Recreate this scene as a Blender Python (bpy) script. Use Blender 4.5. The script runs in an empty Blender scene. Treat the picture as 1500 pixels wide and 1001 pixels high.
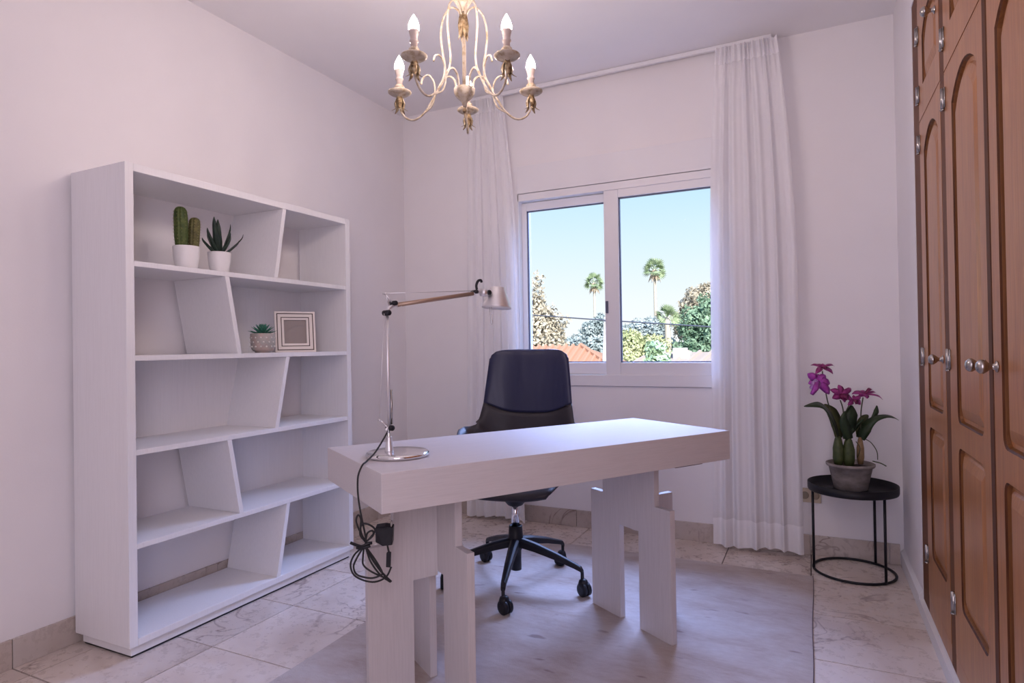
import bpy, bmesh, math, random
import numpy as np
from mathutils import Vector, Matrix
from mathutils.geometry import tessellate_polygon
random.seed(7); rng = np.random.default_rng(7)
SC = bpy.context.scene
COL = SC.collection
PI = math.pi

# ------------------------------------------------------------------ camera, sky, sun, lights, exposure
cam_d = bpy.data.cameras.new('camera'); cam = bpy.data.objects.new('camera', cam_d); COL.objects.link(cam)
cam_d.sensor_fit = 'HORIZONTAL'; cam_d.sensor_width = 36.0; cam_d.lens = 911.42 / 1500 * 36
cam_d.clip_start = 0.05; cam_d.clip_end = 1000
R = (0.89996623, 0.43567929, -0.01563128); U = (0.0175709688, -0.00042327529, 0.999845529); F = (-0.43560538, 0.90010187, 0.00803624)
cam.matrix_world = Matrix(((R[0], U[0], -F[0], 0), (R[1], U[1], -F[1], 0), (R[2], U[2], -F[2], 1.075), (0, 0, 0, 1)))
SC.camera = cam
SC.view_settings.view_transform = 'Standard'; SC.view_settings.look = 'None'
SC.view_settings.gamma = 1.0; SC.view_settings.use_curve_mapping = False
SC.view_settings.exposure = 0.30

world = bpy.data.worlds.new('sky'); SC.world = world; world.use_nodes = True
wn = world.node_tree.nodes; wl = world.node_tree.links; wn.clear()
w_out = wn.new('ShaderNodeOutputWorld'); w_bg = wn.new('ShaderNodeBackground'); w_bg.inputs[1].default_value = 0.86
w_tc = wn.new('ShaderNodeTexCoord'); w_sep = wn.new('ShaderNodeSeparateXYZ'); w_rmp = wn.new('ShaderNodeValToRGB')
wl.new(w_tc.outputs['Generated'], w_sep.inputs[0]); wl.new(w_sep.outputs['Z'], w_rmp.inputs[0])
wl.new(w_rmp.outputs[0], w_bg.inputs[0]); wl.new(w_bg.outputs[0], w_out.inputs[0])
_e = w_rmp.color_ramp.elements
_e[0].position = 0.0; _e[0].color = (1.02, 1.02, 1.02, 1)
_e[1].position = 1.0; _e[1].color = (0.20, 0.42, 0.95, 1)
for p, c in ((0.07, (0.94, 0.98, 1.03, 1)), (0.16, (0.76, 0.92, 1.03, 1)), (0.25, (0.58, 0.83, 1.02, 1)), (0.5, (0.33, 0.6, 1.0, 1))):
    k = _e.new(p); k.color = c

def lamp(name, kind, loc, target, energy, color, size=None, size_y=None, spread=None):
    d = bpy.data.lights.new(name, kind); o = bpy.data.objects.new(name, d); COL.objects.link(o)
    d.energy = energy; d.color = color; o.location = loc
    v = Vector(target) - Vector(loc); o.rotation_euler = v.to_track_quat('-Z', 'Y').to_euler()
    if kind == 'AREA':
        d.shape = 'RECTANGLE'; d.size = size; d.size_y = size_y or size
        if spread: d.spread = spread
    return o
sun = lamp('sun', 'SUN', (30, -40, 40), (-8, 20, 0), 6.4, (1.0, 0.95, 0.88)); sun.data.angle = 0.01
lamp('daylight', 'AREA', (-1.03, 9.0, 7.0), (-1.05, 2.3, 0.6), 4000, (0.38, 0.50, 1.0), 8.0, 5.0)
lamp('fill_right', 'AREA', (.24, -.40, 1.3), (-2.1, 2.1, .75), 22.5, (0.96, 0.84, 1.0), .9, 2.0)  # added fill lamp out of view, brightens shelf interiors and desk front
lamp('fill_rear', 'AREA', (-.35, -1.3, 1.1), (-.6, 3.4, .7), 2.5, (.90, .86, 1.0), 1.2, 1.6)  # added fill lamp behind the camera, lifts the lower back wall and floor

# ------------------------------------------------------------------ materials
def M(name, color=(.8, .8, .8), rough=.5, metal=0., spec=.5, coat=0., emit=None, emit_s=0., alpha=None):
    m = bpy.data.materials.new(name); m.use_nodes = True
    b = m.node_tree.nodes['Principled BSDF']
    b.inputs['Base Color'].default_value = (*color, 1); b.inputs['Roughness'].default_value = rough
    b.inputs['Metallic'].default_value = metal; b.inputs['Specular IOR Level'].default_value = spec
    b.inputs['Coat Weight'].default_value = coat
    if emit: b.inputs['Emission Color'].default_value = (*emit, 1); b.inputs['Emission Strength'].default_value = emit_s
    return m
def nd(m, t, **kw):
    n = m.node_tree.nodes.new(t)
    for k, v in kw.items(): setattr(n, k, v)
    return n
def lk(m, a, b): m.node_tree.links.new(a, b)
def coords(m, scale=(1, 1, 1), rot=(0, 0, 0), world=False):
    mp = nd(m, 'ShaderNodeMapping'); mp.inputs['Scale'].default_value = scale; mp.inputs['Rotation'].default_value = rot
    if world: lk(m, nd(m, 'ShaderNodeNewGeometry').outputs['Position'], mp.inputs[0])
    else: lk(m, nd(m, 'ShaderNodeTexCoord').outputs['Object'], mp.inputs[0])
    return mp.outputs[0]
def noise(m, vec, scale, detail=4, rough=.55, dist=0.):
    n = nd(m, 'ShaderNodeTexNoise'); n.inputs['Scale'].default_value = scale; n.inputs['Detail'].default_value = detail
    n.inputs['Roughness'].default_value = rough; n.inputs['Distortion'].default_value = dist
    if vec is not None: lk(m, vec, n.inputs['Vector'])
    return n
def ramp(m, fac, stops):
    r = nd(m, 'ShaderNodeValToRGB'); lk(m, fac, r.inputs[0]); e = r.color_ramp.elements
    while len(e) < len(stops): e.new(.5)
    for i, (p, c) in enumerate(stops): e[i].position = p; e[i].color = (*c, 1)
    return r.outputs[0]
def bump(m, h, strength, dist=.01):
    b = nd(m, 'ShaderNodeBump'); b.inputs['Strength'].default_value = strength; b.inputs['Distance'].default_value = dist
    lk(m, h, b.inputs['Height']); lk(m, b.outputs[0], m.node_tree.nodes['Principled BSDF'].inputs['Normal'])
def base(m, col): lk(m, col, m.node_tree.nodes['Principled BSDF'].inputs['Base Color'])
def mixc(m, fac, a, b, mode='MIX'):
    n = nd(m, 'ShaderNodeMix', data_type='RGBA', blend_type=mode)
    if isinstance(fac, (int, float)): n.inputs[0].default_value = fac
    else: lk(m, fac, n.inputs[0])
    for s, v in ((6, a), (7, b)):
        if isinstance(v, tuple): n.inputs[s].default_value = (*v, 1)
        else: lk(m, v, n.inputs[s])
    return n.outputs[2]

def paint(name, c, bumpy=.06):
    m = M(name, c, .75, spec=.25); v = coords(m, world=True)
    n = noise(m, v, 3, 3); base(m, ramp(m, n.outputs[0], [(.3, tuple(x * .97 for x in c)), (.7, c)]))
    bump(m, noise(m, v, 140, 3).outputs[0], bumpy, .004); return m
wall_m = paint('wall_paint', (.84, .815, .83))
ceil_m = paint('ceiling_paint', (.86, .84, .85), .04)
trim_m = paint('white_trim_paint', (.80, .79, .80), .02)

def marble(name, tint=1.0):
    m = M(name, (.6, .5, .45), .3, spec=.5)
    v = coords(m, world=True)
    oi = nd(m, 'ShaderNodeObjectInfo'); add = nd(m, 'ShaderNodeVectorMath', operation='ADD'); sc = nd(m, 'ShaderNodeVectorMath', operation='SCALE')
    cmb = nd(m, 'ShaderNodeCombineXYZ')
    for i in range(3): lk(m, oi.outputs['Random'], cmb.inputs[i])
    lk(m, cmb.outputs[0], sc.inputs[0]); sc.inputs['Scale'].default_value = 37.0
    lk(m, v, add.inputs[0]); lk(m, sc.outputs[0], add.inputs[1]); P = add.outputs[0]
    big = noise(m, P, 4.0, 4, .5, .6)
    t = tint
    c1 = ramp(m, big.outputs[0], [(.28, (.53 * t, .43 * t, .37 * t)), (.5, (.67 * t, .575 * t, .515 * t)), (.72, (.77 * t, .69 * t, .645 * t))])
    fine = noise(m, P, 28, 5, .7)
    c2 = mixc(m, .10, c1, ramp(m, fine.outputs[0], [(.3, (.50 * t, .42 * t, .39 * t)), (.65, (.78 * t, .71 * t, .68 * t))]))
    vo = noise(m, P, 2.3, 3, .55, 1.9)
    vn = nd(m, 'ShaderNodeMath', operation='SUBTRACT'); lk(m, vo.outputs[0], vn.inputs[0]); vn.inputs[1].default_value = .5
    va = nd(m, 'ShaderNodeMath', operation='ABSOLUTE'); lk(m, vn.outputs[0], va.inputs[0])
    vmask = ramp(m, va.outputs[0], [(.0, (1, 1, 1)), (.004, (.8, .8, .8)), (.016, (0, 0, 0))])
    gate = ramp(m, noise(m, P, 2.1, 2).outputs[0], [(.53, (0, 0, 0)), (.60, (1, 1, 1))])
    mk = nd(m, 'ShaderNodeMath', operation='MULTIPLY'); lk(m, vmask, mk.inputs[0]); lk(m, gate, mk.inputs[1])
    mk2 = nd(m, 'ShaderNodeMath', operation='MULTIPLY'); lk(m, mk.outputs[0], mk2.inputs[0]); mk2.inputs[1].default_value = .75
    rv = nd(m, 'ShaderNodeMapRange'); lk(m, oi.outputs['Random'], rv.inputs[0]); rv.inputs[3].default_value = .9; rv.inputs[4].default_value = 1.06
    hs = nd(m, 'ShaderNodeHueSaturation'); lk(m, c2, hs.inputs['Color']); lk(m, rv.outputs[0], hs.inputs['Value'])
    base(m, mixc(m, mk2.outputs[0], hs.outputs[0], (.21 * t, .14 * t, .12 * t)))
    b = m.node_tree.nodes['Principled BSDF']
    lk(m, ramp(m, fine.outputs[0], [(.3, (.2, .2, .2)), (.7, (.42, .42, .42))]), b.inputs['Roughness'])
    return m
tile_m = marble('marble_tile'); skirt_m = marble('marble_skirting', .78)
grout_m = M('grout', (.07, .05, .045), .9)

def oak_white(name, c, axis='X', g=1.0):
    m = M(name, c, .5, spec=.35)
    s = {'X': (2, 60, 60), 'Y': (60, 2, 60), 'Z': (60, 60, 2)}[axis]
    n = noise(m, coords(m, s), 4, 6, .65)
    base(m, ramp(m, n.outputs[0], [(.32, tuple(x * (1 - .10 * g) for x in c)), (.55, c), (.75, tuple(min(.9, x * (1 + .03 * g)) for x in c))]))
    bump(m, n.outputs[0], .12 * g, .003); return m
shelf_m = oak_white('white_lacquered_ash', (.83, .82, .84), 'Z', .4)
desk_m = oak_white('whitewashed_oak', (.63, .595, .61), 'X', .8)
deskv_m = oak_white('whitewashed_oak_upright', (.61, .57, .585), 'Z', .8)
deskdark_m = M('dark_mounting_plate', (.12, .09, .09), .5)

wood_m = M('varnished_oak', (.33, .15, .07), .30, spec=.45, coat=.08)
wood_m.node_tree.nodes['Principled BSDF'].inputs['Coat Roughness'].default_value = .18
_v = coords(wood_m, (26, 26, 1.6)); _n = noise(wood_m, _v, 3.2, 6, .62, .8)
_n2 = noise(wood_m, coords(wood_m, (3, 3, .5)), 2, 3)
_c = ramp(wood_m, _n.outputs[0], [(.3, (.25, .082, .019)), (.5, (.40, .152, .042)), (.72, (.51, .222, .070))])
base(wood_m, mixc(wood_m, .35, _c, ramp(wood_m, _n2.outputs[0], [(.3, (.29, .103, .028)), (.7, (.50, .230, .080))])))
bump(wood_m, _n.outputs[0], .12, .003)
wooddark_m = M('dark_oak_edge', (.135, .045, .014), .55, spec=.2)
_n = noise(wooddark_m, coords(wooddark_m, (30, 30, 2)), 3, 4)
base(wooddark_m, ramp(wooddark_m, _n.outputs[0], [(.3, (.055, .016, .006)), (.7, (.125, .042, .013))]))

woodmid_m = M('brown_oak_mullion', (.13, .042, .012), .5, spec=.2)
rug_m = M('pale_wool_rug', (.6, .56, .56), 1.0, spec=.1)
_v = coords(rug_m, world=True)
_a = noise(rug_m, coords(rug_m, (1.6, 3.2, 1), world=True), 1.7, 6, .62, .4); _b = noise(rug_m, coords(rug_m, (1, 2.6, 1), world=True), 22, 5, .7)
_c = ramp(rug_m, _a.outputs[0], [(.32, (.42, .325, .28)), (.50, (.55, .475, .45)), (.68, (.62, .575, .565))])
_c = mixc(rug_m, .3, _c, ramp(rug_m, _b.outputs[0], [(.3, (.38, .305, .28)), (.65, (.60, .55, .54))]))
_d = noise(rug_m, coords(rug_m, (1, 2.2, 1), world=True), 9, 2, .4)
base(rug_m, mixc(rug_m, ramp(rug_m, _d.outputs[0], [(.69, (0, 0, 0)), (.76, (.6, .6, .6))]), _c, (.22, .15, .15)))
bump(rug_m, noise(rug_m, _v, 260, 3, .7).outputs[0], .5, .006)
rugedge_m = M('rug_edge_shadow', (.16, .12, .13), 1.0, spec=.1)  # dark colour standing in for shade along the rug edge

chrome_m = M('chrome', (.82, .82, .84), .12, 1.0)
alu_m = M('brushed_aluminium', (.78, .77, .79), .42, .9)
bronze_m = M('tan_anodised_arm', (.40, .28, .21), .45, .6)
steel_m = M('satin_nickel', (.42, .40, .385), .25, 1.0)
black_m = M('black_plastic', (.008, .008, .013), .45, spec=.35)
blackmetal_m = M('black_powder_coat', (.007, .007, .011), .45, spec=.3)
cord_m = M('black_cable', (.010, .010, .012), .55)
leather_m = M('navy_black_leather', (.012, .015, .056), .42, spec=.5)
_v = coords(leather_m, (1, 1, 1)); _n = noise(leather_m, coords(leather_m, (9, 9, 2.2)), 1.4, 1.5, .4, .4)
bump(leather_m, _n.outputs[0], .30, .03)
greyleather_m = M('charcoal_leather', (.026, .022, .03), .5, spec=.45); bump(greyleather_m, noise(greyleather_m, coords(greyleather_m), 14, 3).outputs[0], .2, .01)
pvc_m = M('white_window_pvc', (.80, .79, .82), .35, spec=.4)
gasket_m = M('grey_gasket', (.10, .11, .17), .6)
ivory_m = M('ivory_enamel_metal', (.50, .42, .33), .5, spec=.3)
_n = noise(ivory_m, coords(ivory_m), 60, 3); base(ivory_m, ramp(ivory_m, _n.outputs[0], [(.35, (.34, .26, .17)), (.5, (.48, .405, .32)), (.7, (.53, .46, .38))]))
gilt_m = M('gilded_leaf_metal', (.62, .47, .28), .45, .3)
_n = noise(gilt_m, coords(gilt_m), 70, 4); base(gilt_m, ramp(gilt_m, _n.outputs[0], [(.36, (.09, .05, .02)), (.5, (.36, .25, .13)), (.68, (.55, .46, .32))]))
candle_m = M('candle_sleeve_white', (.55, .46, .42), .5)
bulb_m = M('lit_candle_bulb', (1, .95, .9), .4, emit=(1.0, .81, .75), emit_s=262)
pot_m = M('white_ceramic', (.80, .78, .79), .35, spec=.5)
soil_m = M('potting_soil', (.05, .033, .024), .95); bump(soil_m, noise(soil_m, coords(soil_m), 90, 4).outputs[0], .8, .01)
clay_m = M('grey_terracotta', (.26, .225, .21), .8, spec=.25)
_n = noise(clay_m, coords(clay_m, (1, 1, 2)), 18, 5); base(clay_m, ramp(clay_m, _n.outputs[0], [(.3, (.17, .145, .135)), (.7, (.33, .29, .275))]))
def leafmat(name, a, b, scale=20, trans=0., rough=.45):
    m = M(name, a, rough, spec=.4); n = noise(m, coords(m), scale, 4); base(m, ramp(m, n.outputs[0], [(.3, a), (.7, b)])); return m
aloe_m = leafmat('dark_aloe_green', (.008, .020, .014), (.024, .045, .030), 30)
cactus_m = leafmat('cactus_green', (.030, .055, .012), (.10, .13, .03), 60, rough=.6)
cactusb_m = leafmat('cactus_brown_green', (.06, .055, .018), (.15, .14, .045), 60, rough=.6)
spine_m = M('pale_cactus_spines', (.40, .36, .18), .7)
succ_m = leafmat('blue_green_succulent', (.03, .15, .10), (.08, .27, .19), 40)
orchidleaf_m = leafmat('deep_green_orchid_leaf', (.010, .026, .010), (.032, .055, .020), 25)
orchidleafb_m = leafmat('olive_orchid_leaf', (.045, .060, .018), (.085, .085, .03), 25)
bulbgreen_m = leafmat('green_pseudobulb', (.030, .048, .014), (.075, .095, .03), 40)
bulbtan_m = leafmat('tan_pseudobulb', (.22, .13, .06), (.33, .22, .11), 40)
stem_m = leafmat('green_brown_stem', (.045, .055, .025), (.09, .085, .04), 40)
petal_m = leafmat('magenta_petal', (.20, .012, .115), (.40, .05, .26), 45, rough=.5)
petalb_m = leafmat('bright_violet_petal', (.30, .018, .30), (.46, .09, .46), 45, rough=.5)
lip_m = leafmat('pale_violet_lip', (.36, .12, .45), (.66, .45, .75), 60, rough=.5)
lipd_m = M('dark_magenta_lip', (.16, .004, .07), .5)
frame_m = M('white_picture_frame', (.82, .76, .72), .4)
fline_m = M('dark_brown_inlay', (.085, .055, .05), .5)
mat_m = M('grey_photo_backing', (.42, .38, .39), .3)
outlet_m = M('beige_socket_plate', (.55, .46, .34), .4)
hole_m = M('shaded_socket_well', (.27, .22, .16), .6)
mosaic_m = M('glazed_stoneware', (.36, .33, .31), .5)
_n = noise(mosaic_m, coords(mosaic_m), 28, 3); base(mosaic_m, ramp(mosaic_m, _n.outputs[0], [(.38, (.37, .36, .345)), (.62, (.47, .36, .32))]))
dot_m = M('white_glaze_dots', (.68, .65, .62), .4)

def glassmat(name, gloss=.06):
    m = bpy.data.materials.new(name); m.use_nodes = True; n = m.node_tree.nodes; n.clear()
    o = n.new('ShaderNodeOutputMaterial'); mx = n.new('ShaderNodeMixShader'); t = n.new('ShaderNodeBsdfTransparent'); g = n.new('ShaderNodeBsdfGlossy')
    t.inputs[0].default_value = (.96, .98, .98, 1); g.inputs['Roughness'].default_value = .02; mx.inputs[0].default_value = gloss
    m.node_tree.links.new(t.outputs[0], mx.inputs[1]); m.node_tree.links.new(g.outputs[0], mx.inputs[2]); m.node_tree.links.new(mx.outputs[0], o.inputs[0]); return m
glass_m = glassmat('window_glass', .0001); pglass_m = glassmat('photo_glass', .10)
def sheer(name, transp, col=(.86, .84, .87)):
    m = bpy.data.materials.new(name); m.use_nodes = True; n = m.node_tree.nodes; n.clear(); L = m.node_tree.links.new
    o = n.new('ShaderNodeOutputMaterial'); d = n.new('ShaderNodeBsdfDiffuse'); tr = n.new('ShaderNodeBsdfTranslucent'); t = n.new('ShaderNodeBsdfTransparent')
    d.inputs[0].default_value = (*col, 1); tr.inputs[0].default_value = (*col, 1)
    a = n.new('ShaderNodeMixShader'); a.inputs[0].default_value = .22; b = n.new('ShaderNodeMixShader'); b.inputs[0].default_value = transp
    L(d.outputs[0], a.inputs[1]); L(tr.outputs[0], a.inputs[2]); L(a.outputs[0], b.inputs[1]); L(t.outputs[0], b.inputs[2]); L(b.outputs[0], o.inputs[0]); return m
sheer_m = sheer('sheer_voile', .18, (.95, .94, .96)); hem_m = sheer('doubled_voile', .02, (.94, .93, .95))

# ------------------------------------------------------------------ mesh helpers
class MB:
    def __init__(s): s.v = []; s.f = []
    def add(s, vs, fs):
        o = len(s.v); s.v += [tuple(map(float, v)) for v in vs]; s.f += [tuple(o + i for i in f) for f in fs]; return s
    def box(s, x0, x1, y0, y1, z0, z1):
        return s.add([(x, y, z) for x in (x0, x1) for y in (y0, y1) for z in (z0, z1)],
                     [(0, 1, 3, 2), (4, 6, 7, 5), (0, 4, 5, 1), (2, 3, 7, 6), (0, 2, 6, 4), (1, 5, 7, 3)])
    def cbox(s, c, h): return s.box(c[0] - h[0], c[0] + h[0], c[1] - h[1], c[1] + h[1], c[2] - h[2], c[2] + h[2])
    def prism(s, a, b):                      # two matching rings of 3D points
        n = len(a); s.add(list(a) + list(b), [tuple(range(n))[::-1], tuple(range(n, 2 * n))] + [(i, (i + 1) % n, n + (i + 1) % n, n + i) for i in range(n)]); return s
    def poly(s, pts2, fn, t0, t1): return s.prism([fn(p, t0) for p in pts2], [fn(p, t1) for p in pts2])
    def tube(s, path, r, n=8, caps=True):
        P = [Vector(p) for p in path]; m = len(P); rr = r if isinstance(r, (list, tuple)) else [r] * m
        T = [(P[min(i + 1, m - 1)] - P[max(i - 1, 0)]).normalized() for i in range(m)]
        a = T[0].orthogonal().normalized(); vs = []
        for i in range(m):
            a = (a - T[i] * a.dot(T[i])); a = a.normalized() if a.length > 1e-6 else T[i].orthogonal().normalized(); b = T[i].cross(a)
            vs += [P[i] + (a * math.cos(2 * PI * k / n) + b * math.sin(2 * PI * k / n)) * rr[i] for k in range(n)]
        fs = [(i * n + k, i * n + (k + 1) % n, (i + 1) * n + (k + 1) % n, (i + 1) * n + k) for i in range(m - 1) for k in range(n)]
        if caps: fs += [tuple(range(n))[::-1], tuple(range((m - 1) * n, m * n))]
        return s.add(vs, fs)
    def lathe(s, prof, n=24, c=(0, 0, 0), axis=(0, 0, 1), sx=1., sy=1.):
        q = Vector((0, 0, 1)).rotation_difference(Vector(axis)); vs = []; C = Vector(c)
        for r, z in prof:
            for k in range(n): vs.append(C + q @ Vector((max(r, 1e-5) * sx * math.cos(2 * PI * k / n), max(r, 1e-5) * sy * math.sin(2 * PI * k / n), z)))
        m = len(prof); fs = [(i * n + k, i * n + (k + 1) % n, (i + 1) * n + (k + 1) % n, (i + 1) * n + k) for i in range(m - 1) for k in range(n)]
        fs += [tuple(range(n))[::-1], tuple(range((m - 1) * n, m * n))]
        return s.add(vs, fs)
    def ball(s, c, r, n=12, sq=(1, 1, 1)):
        m = max(5, n // 2 + 1); vs = []; fs = []
        for i in range(m + 1):
            a = PI * i / m
            for k in range(n): vs.append((c[0] + r * sq[0] * max(1e-4, math.sin(a)) * math.cos(2 * PI * k / n), c[1] + r * sq[1] * max(1e-4, math.sin(a)) * math.sin(2 * PI * k / n), c[2] - r * sq[2] * math.cos(a)))
        fs = [(i * n + k, i * n + (k + 1) % n, (i + 1) * n + (k + 1) % n, (i + 1) * n + k) for i in range(m) for k in range(n)]
        return s.add(vs, fs)
    def grid(s, fn, nu, nv):
        vs = [fn(i / nu, j / nv) for i in range(nu + 1) for j in range(nv + 1)]; w = nv + 1
        return s.add(vs, [(i * w + j, (i + 1) * w + j, (i + 1) * w + j + 1, i * w + j + 1) for i in range(nu) for j in range(nv)])
    def mesh(s, name, mat, smooth=False):
        me = bpy.data.meshes.new(name); me.from_pydata(s.v, [], s.f); me.update()
        bm = bmesh.new(); bm.from_mesh(me); bmesh.ops.recalc_face_normals(bm, faces=bm.faces[:]); bm.to_mesh(me); bm.free()
        if smooth:
            for p in me.polygons: p.use_smooth = True
        me.materials.append(mat); return me
    def build(s, name, mat, parent=None, smooth=False, bevel=0., solid=0., sub=0, loc=None, auto=None):
        """vertices are in world space (or already local when the root has no recorded matrix)"""
        if parent is not None and parent.name in ROOTM:
            inv = ROOTM[parent.name].inverted(); s.v = [tuple(inv @ Vector(v)) for v in s.v]
        o = bpy.data.objects.new(name, s.mesh(name, mat, smooth)); COL.objects.link(o)
        if parent is not None:
            o.parent = parent
            if parent.name in ROOTM: ROOTM[o.name] = ROOTM[parent.name]
        if loc is not None: o.location = loc
        if solid: k = o.modifiers.new('solidify', 'SOLIDIFY'); k.thickness = solid; k.offset = 0
        if bevel: k = o.modifiers.new('bevel', 'BEVEL'); k.width = bevel; k.segments = 2; k.limit_method = 'ANGLE'; k.angle_limit = .6
        if sub: k = o.modifiers.new('subdivision', 'SUBSURF'); k.levels = sub; k.render_levels = sub
        return o
ROOTM = {}
def thing(name, label, cat, loc=(0, 0, 0), rz=0., group=None, world=True):
    o = bpy.data.objects.new(name, None); COL.objects.link(o); o.location = loc; o.rotation_euler = (0, 0, rz); o.empty_display_size = .1
    o['label'] = label; o['category'] = cat
    if group: o['group'] = group
    if world: ROOTM[o.name] = Matrix.Translation(loc) @ Matrix.Rotation(rz, 4, 'Z')
    return o
def tag(o, label, cat, group=None):
    o['label'] = label; o['category'] = cat
    if group: o['group'] = group
    return o
def struct(o): o['kind'] = 'structure'; return o
def spline(pts, n=8):
    P = [Vector(p) for p in pts]; out = []
    for i in range(len(P) - 1):
        a = P[max(i - 1, 0)]; b = P[i]; c = P[i + 1]; d = P[min(i + 2, len(P) - 1)]
        for k in range(n):
            t = k / n; out.append(.5 * ((2 * b) + (c - a) * t + (2 * a - 5 * b + 4 * c - d) * t * t + (3 * b - a - 3 * c + d) * t ** 3))
    out.append(P[-1]); return out
def lerp_table(tab, x):
    xs = [t[0] for t in tab]; 
    return tuple(float(np.interp(x, xs, [t[k] for t in tab])) for k in range(1, len(tab[0])))

# ------------------------------------------------------------------ room shell
XL, XR, YB, YF, ZC = -2.493, 0.374, 3.496, -1.45, 2.648
WX0, WX1, WZ0, WZ1 = -1.638, -0.433, 0.835, 2.19
# floor: grout bed and marble tiles
fl = struct(MB().box(XL - .2, XR + .75, YF - .2, YB + .2, -.12, -.004).build('floor', grout_m))
TS = .3915; gx0, gy0 = -2.3765, 1.171; g = .0021; cache = {}
nx0 = -1; ny0 = int((YF - gy0) / TS) - 1
for i in range(nx0, 9):
    for j in range(ny0, 8):
        x0 = max(gx0 + i * TS + g, XL); x1 = min(gx0 + (i + 1) * TS - g, XR + .01); y0 = max(gy0 + j * TS + g, YF); y1 = min(gy0 + (j + 1) * TS - g, YB)
        if x1 - x0 < .01 or y1 - y0 < .01: continue
        key = (round(x1 - x0, 4), round(y1 - y0, 4))
        if key not in cache:
            w, h = (x1 - x0) / 2, (y1 - y0) / 2; b = MB(); e = .0006
            b.prism([(-w, -h, -.004), (w, -h, -.004), (w, h, -.004), (-w, h, -.004)], [(-w + e, -h + e, 0), (w - e, -h + e, 0), (w - e, h - e, 0), (-w + e, h - e, 0)])
            cache[key] = b.mesh('floor_tile', tile_m)
        o = bpy.data.objects.new('floor_tile', cache[key]); COL.objects.link(o); o.parent = fl; o.location = ((x0 + x1) / 2, (y0 + y1) / 2, 0)
struct(MB().box(XL - .2, XR + .75, YF - .2, YB + .2, ZC, ZC + .15).build('ceiling', ceil_m))
struct(MB().box(XL - .2, XL, YF - .2, YB + .2, -.004, ZC).build('wall_left', wall_m))
b = MB(); b.box(XL, WX0, YB, YB + .2, -.004, ZC); b.box(WX1, XR + .75, YB, YB + .2, -.004, ZC); b.box(WX0, WX1, YB, YB + .2, -.004, WZ0); b.box(WX0, WX1, YB, YB + .2, WZ1, ZC)
struct(b.build('wall_back', wall_m))
WA, WB_ = 2.925, .55          # wardrobe recess along the right wall
b = MB(); b.box(XR, XR + .75, WA, YB, -.004, ZC); b.box(XR, XR + .75, WB_, WA, 2.402, ZC); b.box(XR, XR + .75, YF, WB_, -.004, ZC); b.box(XR + .62, XR + .75, WB_, WA, -.004, 2.402); b.box(XR, XR + .62, WB_, WA, -.004, .05)
struct(b.build('wall_right', wall_m))
struct(MB().box(XL, XR + .75, YF - .2, YF, -.004, ZC).build('wall_front', wall_m))
# skirtings
def skirting(name, along, a, bb, joints):
    root = bpy.data.objects.new(name, None); COL.objects.link(root); struct(root)
    cuts = [a] + [j for j in joints if a < j < bb] + [bb]
    for p, q in zip(cuts[:-1], cuts[1:]):
        k = MB()
        if along == 'Y': k.box(XL, XL + .012, p + .0012, q - .0012, 0, .099)
        else: k.box(p + .0012, q - .0012, YB - .012, YB, 0, .099)
        k.build('skirting_tile', skirt_m, root, bevel=.0015)
    return root
skirting('baseboard_left', 'Y', YF, YB - .013, [1.171 + TS * k for k in range(-7, 2)] + [1.925, 1.985, 2.376, 2.77, 3.16])
skirting('baseboard_back', 'X', XL + .013, XR - .016, [-2.11, -1.70, -1.28, -.89, -.50, -.03, .313])
b = MB(); b.prism([(XR, YB, 0), (XR - .014, YB, 0), (XR - .014, YB, .062), (XR, YB, .079)], [(XR, WA, 0), (XR - .014, WA, 0), (XR - .014, WA, .062), (XR, WA, .079)])
b.box(XR - .014, XR, YF, WA, 0, .048)
struct(b.build('baseboard_right', trim_m))

# window with roller shutter box
win = bpy.data.objects.new('window_1', None); COL.objects.link(win); struct(win); win.location = (-1.03, YB, .835)
ROOTM[win.name] = Matrix.Translation(win.location)
e = .002
MB().box(WX0 + e, WX1 - e, YB - .012, YB + .16, 2.018, WZ1 - e).build('shutter_box', pvc_m, win, bevel=.003)
f = MB(); f.box(WX0 + e, -1.628, YB - .010, YB + .075, .905, 2.015); f.box(-.447, WX1 - e, YB - .010, YB + .075, .905, 2.015)
f.box(WX0 + e, WX1 - e, YB - .010, YB + .075, 1.972, 2.015); f.box(WX0 + e, WX1 - e, YB - .012, YB + .075, WZ0 + e, .902)
f.build('window_frame', pvc_m, win, bevel=.002)
def sash(x0, x1, gx0, gx1, z0, z1, gz0, gz1, y0, y1, lab):
    k = MB(); k.box(x0, gx0, y0, y1, z0, z1); k.box(gx1, x1, y0, y1, z0, z1); k.box(gx0, gx1, y0, y1, gz1, z1); k.box(gx0, gx1, y0, y1, z0, gz0)
    o = k.build('sash', pvc_m, win, bevel=.003)
    t = MB(); d = .006
    for a in ((gx0, gx0 + d, gz0, gz1), (gx1 - d, gx1, gz0, gz1), (gx0, gx1, gz1 - d, gz1), (gx0, gx1, gz0, gz0 + d)): t.box(a[0], a[1], y0 + .010, y1 - .004, a[2], a[3])
    t.build('gasket', gasket_m, o); MB().box(gx0, gx1, (y0 + y1) / 2 - .003, (y0 + y1) / 2 + .003, gz0, gz1).build('pane', glass_m, o)
    return o
sash(-1.630, -1.02, -1.598, -1.085, .903, 1.968, .973, 1.918, YB + .038, YB + .066, 'outer')
s2 = sash(-1.086, -.448, -.999, -.476, .900, 1.976, .973, 1.926, YB - .002, YB + .030, 'inner')
MB().box(-1.081, -1.066, YB - .010, YB - .001, 1.26, 1.33).build('latch', gasket_m, s2, bevel=.002)
MB().box(WX0 - .005, WX1 + .005, YB + .075, YB + .24, WZ0 - .03, WZ0 + .02).build('outer_sill', trim_m, win, bevel=.004)

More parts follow.
